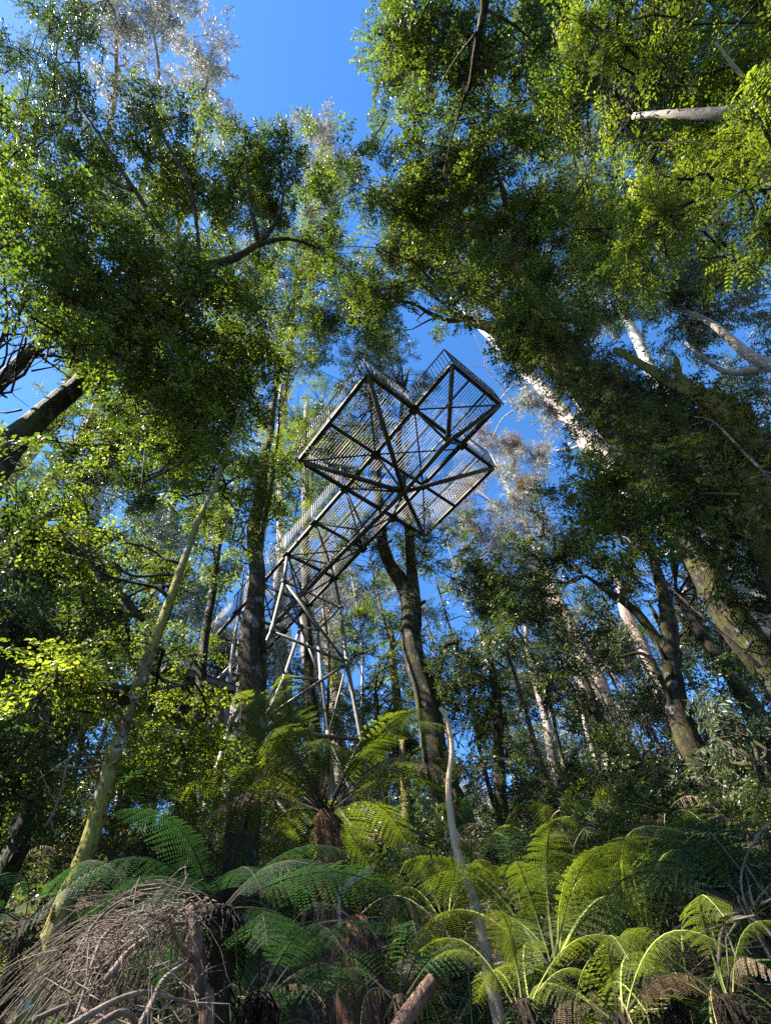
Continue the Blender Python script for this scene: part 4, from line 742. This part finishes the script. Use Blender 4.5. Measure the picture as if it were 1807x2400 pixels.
# ------------------------------------------------------------------ tree ferns
FR = {
 'up': [frond_mesh('frond', M['leaf_fern'], M['stem_dark'], 1.5, 34, .34, 1.35, .35) for _ in range(2)],
 'out': [frond_mesh('frond', M['leaf_fern'], M['stem_dark'], 1.6, 34, .34, .72, .85) for _ in range(2)],
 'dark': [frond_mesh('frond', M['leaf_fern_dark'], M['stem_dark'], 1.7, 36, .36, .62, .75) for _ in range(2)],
 'lit': [frond_mesh('frond', M['leaf_fern'], M['stem_green'], 1.2, 28, .26, 1.25, .6) for _ in range(3)],
 'dead': [frond_mesh('dead_frond', M['leaf_brown'], M['dead_wood'], 1.4, 24, .17, .25, rng.uniform(1.1, 2.0), 1, .6) for _ in range(4)],
 'browning': [frond_mesh('frond', M['leaf_brown'], M['stem_dark'], 1.45, 30, .22, rng.uniform(.7, 1.1), rng.uniform(.8, 1.3), 1, .38) for _ in range(4)],
 'simple': [frond_mesh('frond', M['leaf_fern'], M['stem_green'], 1.1, 20, .25, 1.0, .75, 0) for _ in range(2)],
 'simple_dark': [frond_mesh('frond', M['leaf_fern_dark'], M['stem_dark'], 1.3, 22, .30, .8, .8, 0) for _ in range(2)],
}
def fern(name, label, crown_pt, trunk_pts, trunk_r, specs, group=None, cat='tree fern', tmat='fern_trunk'):
    """specs: (kind, count, scale lo, hi, tilt lo, hi)"""
    base = np.array(trunk_pts[0] if trunk_pts else crown_pt, float); rt = thing(name, base, label, cat, group)
    if trunk_pts:
        P, R_ = smooth_path(trunk_pts, trunk_r, 6); mb = MB(); mb.tube(P, R_, 14, rough=.16, seed=3); build('trunk', mb, M[tmat], rt)
        hair = MB(); n = 260
        for k in range(n):
            i = rng.integers(0, len(P)-1); a = rng.uniform(0, 2*math.pi); d = np.array([math.cos(a), math.sin(a), 0]); p = P[i]+(P[i+1]-P[i])*rng.uniform()+d*R_[i]*.95; l = rng.uniform(.06, .2)
            hair.tube([p, p+d*l*.35+np.array([0, 0, -l*.4]), p+d*l*.25+np.array([0, 0, -l])], [.005, .004, .001], 3, cap=False)
        build('root_fibres', hair, M['fibre'] if tmat == 'fern_trunk' else M['fern_trunk_dark'], rt, kind='stuff')
    k = 0; a0 = rng.uniform(0, 6)
    for kind, n, s0, s1, t0, t1, *az in specs:
        for j in range(n):
            me = FR[kind][rng.integers(0, len(FR[kind]))]; o = obj('dead_frond' if kind == 'dead' else 'frond', me, rt)
            a = (a0+j*2*math.pi/n+rng.uniform(-.25, .25)) if not az else math.radians(rng.uniform(az[0], az[1]) if n == 1 else az[0]+(az[1]-az[0])*(j+.5)/n)
            o.rotation_euler = (rng.normal(0, .28), math.radians(-rng.uniform(t0, t1)), a)
            s = rng.uniform(s0, s1); o.scale = (s*rng.uniform(.85, 1.15), s*rng.uniform(.75, 1.15), s*rng.uniform(.7, 1.2)); o.location = tuple(np.asarray(crown_pt)-base+np.array([math.cos(a), math.sin(a), 0])*.05)
            if kind in ('dead', 'browning'): o['label'] = 'dry brown frond'
        a0 += 1.1
    return rt
# central tree fern
cp = W(705, 1752, -5.6); bp = np.array([cp[0]+.15, cp[1]-.1, float(gz(cp[0], cp[1]))-.3])
fern('tree_fern', 'tall tree fern with shaggy red brown trunk in the middle of the clearing', cp,
     [bp, bp+(cp-bp)*.3, bp+(cp-bp)*.55, bp+(cp-bp)*.75, bp+(cp-bp)*.93, cp], [.16, .14, .105, .125, .12, .07],
     [('up', 10, .85, .98, -2, 14), ('out', 12, .88, 1.02, -6, 6), ('browning', 7, .8, .92, -8, 4), ('dead', 2, .35, .45, -25, -5)])
# two dark foreground tree ferns
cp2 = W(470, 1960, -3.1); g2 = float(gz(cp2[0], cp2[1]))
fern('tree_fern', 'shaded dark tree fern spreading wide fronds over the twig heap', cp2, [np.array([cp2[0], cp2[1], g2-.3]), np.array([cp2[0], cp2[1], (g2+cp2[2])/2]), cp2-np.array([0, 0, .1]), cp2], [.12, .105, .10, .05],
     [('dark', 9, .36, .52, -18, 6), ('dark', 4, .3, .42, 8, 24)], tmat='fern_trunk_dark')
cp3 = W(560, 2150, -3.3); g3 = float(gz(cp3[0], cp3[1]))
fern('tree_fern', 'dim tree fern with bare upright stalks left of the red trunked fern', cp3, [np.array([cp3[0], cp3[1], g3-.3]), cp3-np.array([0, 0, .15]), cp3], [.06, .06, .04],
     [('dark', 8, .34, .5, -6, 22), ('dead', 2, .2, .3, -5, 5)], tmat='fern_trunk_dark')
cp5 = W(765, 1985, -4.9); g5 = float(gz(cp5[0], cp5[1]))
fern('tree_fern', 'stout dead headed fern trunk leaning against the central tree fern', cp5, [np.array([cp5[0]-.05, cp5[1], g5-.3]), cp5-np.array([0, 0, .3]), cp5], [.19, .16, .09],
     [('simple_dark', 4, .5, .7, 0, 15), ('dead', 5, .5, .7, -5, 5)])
for (x, y, hd, lab, specs) in [
    (1400, 2075, 5.2, 'bright upright fern with pale stalks in a sunbeam at lower right', [('lit', 13, .72, .95, 8, 30)]),
    (1190, 2080, 4.2, 'pale blue green sunlit fern below the dead pole, arching both ways', [('lit', 11, .6, .78, -4, 24)]),
    (960, 1985, 6.6, 'sunlit fern arching just left of the dead pole', [('lit', 9, .6, .85, -4, 22), ('dead', 3, .5, .7, 0, 8)]),
    (1075, 2000, 7.6, 'olive fern just right of the dead pole under the thicket', [('lit', 9, .6, .85, -6, 20)]),
    (1240, 1960, 8.5, 'low fern clump under the curly vine', [('simple', 10, .9, 1.2, 0, 16)]),
    (1130, 2160, 3.0, 'bright small fern in the lower right corner foreground beside the log', [('lit', 8, .3, .42, -8, 24)]),
    (1560, 2150, 3.6, 'drooping tawny fern at the bottom right corner', [('browning', 3, .3, .42, -8, 5), ('lit', 5, .35, .5, -5, 10), ('dead', 2, .25, .4, -10, 0)]),
    (1330, 2190, 3.2, 'dry bracken like fern drooping at the bottom of the view', [('browning', 3, .28, .36, -10, 2), ('lit', 5, .35, .45, -8, 10), ('dead', 2, .25, .35, -8, 0)]),
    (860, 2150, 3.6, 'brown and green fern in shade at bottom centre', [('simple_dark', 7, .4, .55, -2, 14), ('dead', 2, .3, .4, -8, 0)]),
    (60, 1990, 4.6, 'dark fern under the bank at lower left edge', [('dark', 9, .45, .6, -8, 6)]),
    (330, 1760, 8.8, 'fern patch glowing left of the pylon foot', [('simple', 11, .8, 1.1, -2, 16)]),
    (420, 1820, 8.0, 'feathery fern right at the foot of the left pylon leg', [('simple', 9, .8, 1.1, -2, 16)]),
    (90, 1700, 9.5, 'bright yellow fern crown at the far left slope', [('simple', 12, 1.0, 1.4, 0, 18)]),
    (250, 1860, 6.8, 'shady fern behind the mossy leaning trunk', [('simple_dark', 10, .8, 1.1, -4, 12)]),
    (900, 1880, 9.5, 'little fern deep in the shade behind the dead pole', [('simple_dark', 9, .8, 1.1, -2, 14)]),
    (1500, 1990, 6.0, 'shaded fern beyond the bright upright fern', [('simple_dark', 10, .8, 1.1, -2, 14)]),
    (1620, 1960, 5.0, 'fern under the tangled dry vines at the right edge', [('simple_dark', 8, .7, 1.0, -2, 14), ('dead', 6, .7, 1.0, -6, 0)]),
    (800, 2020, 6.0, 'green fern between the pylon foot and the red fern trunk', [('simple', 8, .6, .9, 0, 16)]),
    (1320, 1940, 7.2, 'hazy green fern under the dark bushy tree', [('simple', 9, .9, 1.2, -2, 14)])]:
    c = W(x, y, -hd); g = float(gz(c[0], c[1])); 
    tp = None
    if c[2]-g > .25:
        k = np.array([c[0], c[1], g-.2]); tp = [k, (k+c)/2, c]; fern('ground_fern', lab, c, tp, [.04, .04, .03], specs, 'ferns over the slope', 'fern', 'fern_trunk_dark')
    else:
        c[2] = max(c[2], g+.03); fern('ground_fern', lab, c, None, None, specs, 'ferns over the slope', 'fern')

# ------------------------------------------------------------------ low growth on the slope
n = 5200; X = rng.uniform(-22, 20, n); Y = 4.2+26*rng.uniform(0, 1, n)**1.3; k = noise3(np.stack([X, Y, 0*X], -1), .55, 4) > -.45; X, Y = X[k], Y[k]
P = np.stack([X, Y, gz(X, Y)+rng.uniform(0, .25, len(X))], -1); scatter('low_ferns', G['fern'], P, np.stack([rng.normal(0, .25, len(P)), -rng.uniform(.1, .8, len(P)), rng.uniform(0, 6.28, len(P))], -1), rng.uniform(.45, 1.05, len(P)), label='mass of low ferns covering the shady slope')
n = 2200; X = rng.uniform(-14, 14, n); Y = 3.6+16*rng.uniform(0, 1, n); P = np.stack([X, Y, gz(X, Y)+rng.uniform(.05, .4, n)], -1)
scatter('dead_fern_litter', G['deadfern'], P, np.stack([rng.normal(0, .4, n), rng.normal(.1, .3, n), rng.uniform(0, 6.28, n)], -1), rng.uniform(.4, .9, n), label='brown dead fronds lying among the low ferns')
n = 9000; X = rng.uniform(-30, 26, n); Y = 7.5+34*rng.uniform(0, 1, n)**1.2; H = rng.uniform(0, 1, n)**1.6*(.9+np.clip(-X*.10, 0, 1.6)); k = noise3(np.stack([X, Y, H], -1), .7, 9) > -.2; X, Y, H = X[k], Y[k], H[k]
P = np.stack([X, Y, gz(X, Y)+H], -1); scatter('undergrowth', G['dark'], P, orient(len(P), .6), rng.uniform(.6, 1.2, len(P)), label='tangled dark green undergrowth between the trunks')
n = 2600; X = rng.uniform(-26, 22, n); Y = 8+26*rng.uniform(0, 1, n); H = rng.uniform(0, 1.2, n); k = noise3(np.stack([X, Y, H], -1), .6, 19) > .15; X, Y, H = X[k], Y[k], H[k]
P = np.stack([X, Y, gz(X, Y)+H], -1); scatter('young_growth', G['bright'], P, orient(len(P), .4), rng.uniform(.6, 1.1, len(P)), label='yellow green young shoots catching light in the undergrowth')

# ------------------------------------------------------------------ dead pole, twig heap, logs, vines
def pole(name, label, cat, pts, bark_, n=8, rough=.08, parts=(), group=None):
    P = [W(*q[:3]) for q in pts]; R_ = [q[3] for q in pts]; g = float(gz(P[0][0], P[0][1]))
    if P[0][2] > g: P = [np.array([P[0][0], P[0][1], g-.2])]+P; R_ = [R_[0]*1.1]+R_
    rt = thing(name, P[0], label, cat, group); p, r = smooth_path(P, R_, 7); p = p+noise3(p, 1.6, 2)[:, None]*.012; mb = MB(); mb.tube(p, r, n, rough=rough); build('stem', mb, M[bark_], rt)
    for pt in parts:
        p, r = smooth_path([W(*q[:3]) for q in pt], [q[3] for q in pt], 6); p = p+noise3(p, 4, 5)[:, None]*.02; mb = MB(); mb.tube(p, r, 6, rough=rough); build('branch', mb, M[bark_], rt)
    return rt
pole('dead_pole', 'thin bare tan dead pole crossing in front of the twisted dark beech', 'dead tree', [(1066, 2150, -5.0, .046), (1045, 2040, -5.0, .042), (1020, 1930, -5.0, .039), (990, 1850, -5.0, .037), (972, 1760, -5.0, .034), (968, 1690, -5.0, .026), (976, 1620, -5.0, .024), (968, 1560, -5.0, .022), (952, 1528, -5.0, .016)], 'dead_wood',
     parts=[[(985, 1840, -5.0, .02), (992, 1812, -4.9, .014), (978, 1790, -4.9, .006)]])
pole('fallen_log', 'thick reddish broken log poking up at bottom centre', 'log', [(760, 2400, -3.0, .04), (850, 2240, -3.05, .038), (905, 2160, -3.1, .036), (934, 2122, -3.12, .032), (938, 2117, -3.12, .012)], 'bark_stringy', 12, .2)
pole('curly_vine', 'pale curly leafless vine rising over the lower right ferns', 'vine', [(1310, 2130, -6, .012), (1290, 2090, -6, .012), (1270, 2010, -6, .010), (1240, 1960, -6, .010), (1215, 1910, -6, .009), (1245, 1880, -6, .009), (1240, 1830, -6, .008), (1265, 1790, -6, .007), (1300, 1800, -6, .004)], 'dead_twig',
     parts=[[(1215, 1910, -6, .007), (1180, 1890, -6, .005), (1160, 1870, -6, .003)], [(1240, 1960, -6, .008), (1190, 1990, -6, .006), (1150, 1960, -6, .003)], [(1240, 1830, -6, .006), (1215, 1790, -6, .004)], [(1290, 2090, -6, .008), (1350, 1990, -6, .006), (1370, 1930, -6, .004), (1345, 1900, -6, .003)], [(1245, 1880, -6, .006), (1290, 1900, -6, .004), (1320, 1960, -6, .003)]], n=5)
pole('dead_sapling', 'peeling reddish dead stem standing in the twig heap', 'dead tree', [(432, 2290, -2.6, .030), (424, 2150, -2.6, .028), (418, 2030, -2.6, .024), (412, 1960, -2.6, .014)], 'bark_stringy', parts=[[(420, 2100, -2.6, .012), (380, 2040, -2.5, .008), (360, 1980, -2.4, .004)]])
pole('white_forked_branch', 'short pale forked branch with a yellow leaf tuft right of the fern trunk', 'branch', [(735, 1960, -5.1, .012), (746, 1925, -5, .018), (757, 1902, -5, .017), (798, 1877, -5, .014), (806, 1872, -5, .006)], 'bark_grey', parts=[[(750, 1918, -5, .014), (770, 1902, -5, .013), (806, 1884, -5, .009)]])
for i, (lab, pts) in enumerate([('long thin dry vine hanging highest in the right edge tangle', [(1700, 1760, -4.4, .008), (1640, 1800, -4.4, .007), (1600, 1900, -4.4, .006), (1640, 2030, -4.4, .005), (1680, 2100, -4.4, .005)]),
        ('arched bare stalk curving over the dark gap at lower right', [(1552, 2090, -3.8, .008), (1560, 2010, -3.8, .007), (1600, 1975, -3.8, .007), (1650, 2000, -3.8, .006), (1690, 2060, -3.8, .006)]),
        ('thin bent dead stem hanging across the left ferns', [(95, 1790, -5, .006), (125, 1740, -5, .008), (150, 1640, -5, .008), (190, 1520, -5, .007), (180, 1430, -5, .005)]),
        ('crooked dry twig reaching out from the mossy leaning trunk', [(130, 1655, -5.2, .006), (180, 1660, -5, .008), (215, 1655, -4.8, .009), (248, 1650, -4.7, .01)]),
        ('bare bleached twig crossing under the broken mossy limb', [(1690, 1060, -6, .02), (1610, 980, -6, .016), (1540, 910, -6, .012), (1500, 900, -6, .006)]),
        ('pale zigzag twig among round leaves right of centre', [(1640, 1440, -7, .022), (1540, 1350, -7, .018), (1440, 1260, -7, .014), (1380, 1190, -7, .011), (1350, 1160, -7, .009), (1330, 1170, -7, .005)])]):
    P = [W(*q[:3]) for q in pts]; rt = thing('dry_vine', P[0], lab, 'vine', 'dry vines and stalks'); p, r = smooth_path(P, [q[3] for q in pts], 6); p = p+noise3(p, 5, i)[:, None]*.02; mb = MB(); mb.tube(p, r*1.2, 5); build('stem', mb, M['dead_twig'], rt)
    for _ in range(5):
        side = MB()
        j = rng.integers(2, len(p)-2); d = rng.normal(size=3)*.5; d[2] -= .1; side.tube([p[j], p[j]+d*.25, p[j]+d*.45+rng.normal(size=3)*.08], [r[j], r[j]*.6, .002], 4)
        build('side_twig', side, M['dead_twig'], rt)

# heap of dead branches: long arching twigs fanning down to the left
hp = W(300, 2160, -2.9); hg = float(gz(hp[0], hp[1])); heap = thing('dead_branch_heap', (hp[0], hp[1], hg), 'sunlit heap of grey pink dead twigs arching down at the bottom left', 'dead branches')
def P3(x, y, d): return W(x, y, -d)
for k, (pts, r) in enumerate([([(400, 1925, 2.9), (330, 1930, 2.8), (240, 1960, 2.7), (170, 2040, 2.6), (120, 2150, 2.5)], .009), ([(420, 1990, 2.7), (330, 1960, 2.7), (250, 2000, 2.6), (190, 2090, 2.5), (160, 2210, 2.4)], .012), ([(240, 2110, 2.5), (300, 2040, 2.6), (380, 1990, 2.7), (440, 1980, 2.8)], .013),
        ([(130, 2230, 2.3), (250, 2170, 2.4), (380, 2150, 2.5), (470, 2160, 2.6)], .011), ([(160, 2250, 2.2), (260, 2190, 2.3), (330, 2200, 2.4), (440, 2230, 2.4)], .012), ([(80, 2200, 2.4), (190, 2150, 2.5), (230, 2190, 2.4), (290, 2260, 2.3)], .009), ([(280, 2260, 2.3), (340, 2130, 2.5), (400, 2080, 2.6), (430, 2010, 2.7)], .012)]):
    p, r_ = smooth_path([P3(*q) for q in pts], np.linspace(r, r*.35, len(pts)), 7); p = p+noise3(p, 5, k)[:, None]*.03; mb = MB(); mb.tube(p, r_, 7, rough=.08); build('branch', mb, M['dead_twig'], heap)
tw = MB()
for k in range(340):
    t = rng.uniform(0, 1); x0 = 430-230*t**1.2+rng.normal(0, 30); y0 = 1925+rng.uniform(0, 60)+120*t*t+rng.normal(0, 14); d0 = rng.uniform(2.45, 3.2)
    a = P3(x0, y0, d0); ln = rng.uniform(.15, .5); drop = rng.uniform(.4, 1.2); s = np.array([-rng.uniform(.0, .8), rng.normal(0, .45), 0])
    pts = []; p = a.copy(); v0 = s*.8+np.array([0, 0, .25]); n_ = 6
    for j in range(n_): pts.append(p.copy()); v0 = v0+np.array([0, 0, -.28*drop])+rng.normal(size=3)*.12; p = p+v0/np.linalg.norm(v0)*ln/n_*1.4
    tw.tube(pts, np.linspace(rng.uniform(.0012, .0030), .0008, n_), 3, cap=False)
for k in range(100):
    a = P3(rng.uniform(150, 440), rng.uniform(2080, 2230), rng.uniform(2.2, 2.9)); d = rng.normal(size=3)*np.array([1, .6, .5]); d /= np.linalg.norm(d); ln = rng.uniform(.06, .22)
    tw.tube([a, a+d*ln*.5+rng.normal(size=3)*.03, a+d*ln], [rng.uniform(.0015, .003), .002, .0008], 3, cap=False)
build('twigs', tw, M['dead_twig'], heap, kind='stuff')

# shaggy bark ribbons hanging from the peeling gum
rg = next(o for o in COL.objects if o.name == 'ribbon_gum'); rb = MB()
P, R_ = smooth_path([W(*q) for q in [(1900, 1560, -25), (1665, 1330, -25), (1560, 1215, -25), (1440, 1090, -25), (1330, 960, -25), (1250, 862, -25)]], [1.0, .86, .78, .68, .52, .44], 14)
for k in range(300):
    i = rng.integers(0, len(P)); a = rng.uniform(0, 6.28); d = np.array([math.cos(a), math.sin(a), 0]); p = P[i]+d*R_[i]*.98; l = rng.uniform(.5, 2.0)
    rb.tube([p, p+d*.1*l+np.array([0, 0, -.4*l]), p+d*.18*l+rng.normal(size=3)*.1+np.array([0, 0, -l])], [.04, .035, .008], 3, cap=False)
build('bark_ribbons', rb, M['bark_pink'], rg, kind='stuff')
print('instances', sum(len(o.data.vertices) for o in COL.objects if o.type == 'MESH' and o.modifiers), 'objects', len(COL.objects))


# dry straw and sticks among the lower right ferns
st = MB()
for k in range(1500):
    x = rng.uniform(-1.5, 5.5); y = rng.uniform(3.0, 8.5); a = np.array([x, y, float(gz(x, y))+rng.uniform(.0, .4)]); d = rng.normal(size=3)*np.array([1, .8, .7]); d /= np.linalg.norm(d); ln = rng.uniform(.15, .6)
    st.tube([a, a+d*ln*.5+rng.normal(size=3)*.04, a+d*ln+np.array([0, 0, -.1*ln])], [.0035, .003, .001], 3, cap=False)
build('dry_straw', st, M['dead_wood'], label='dry straw and sticks tangled below the sunlit ferns', kind='stuff')
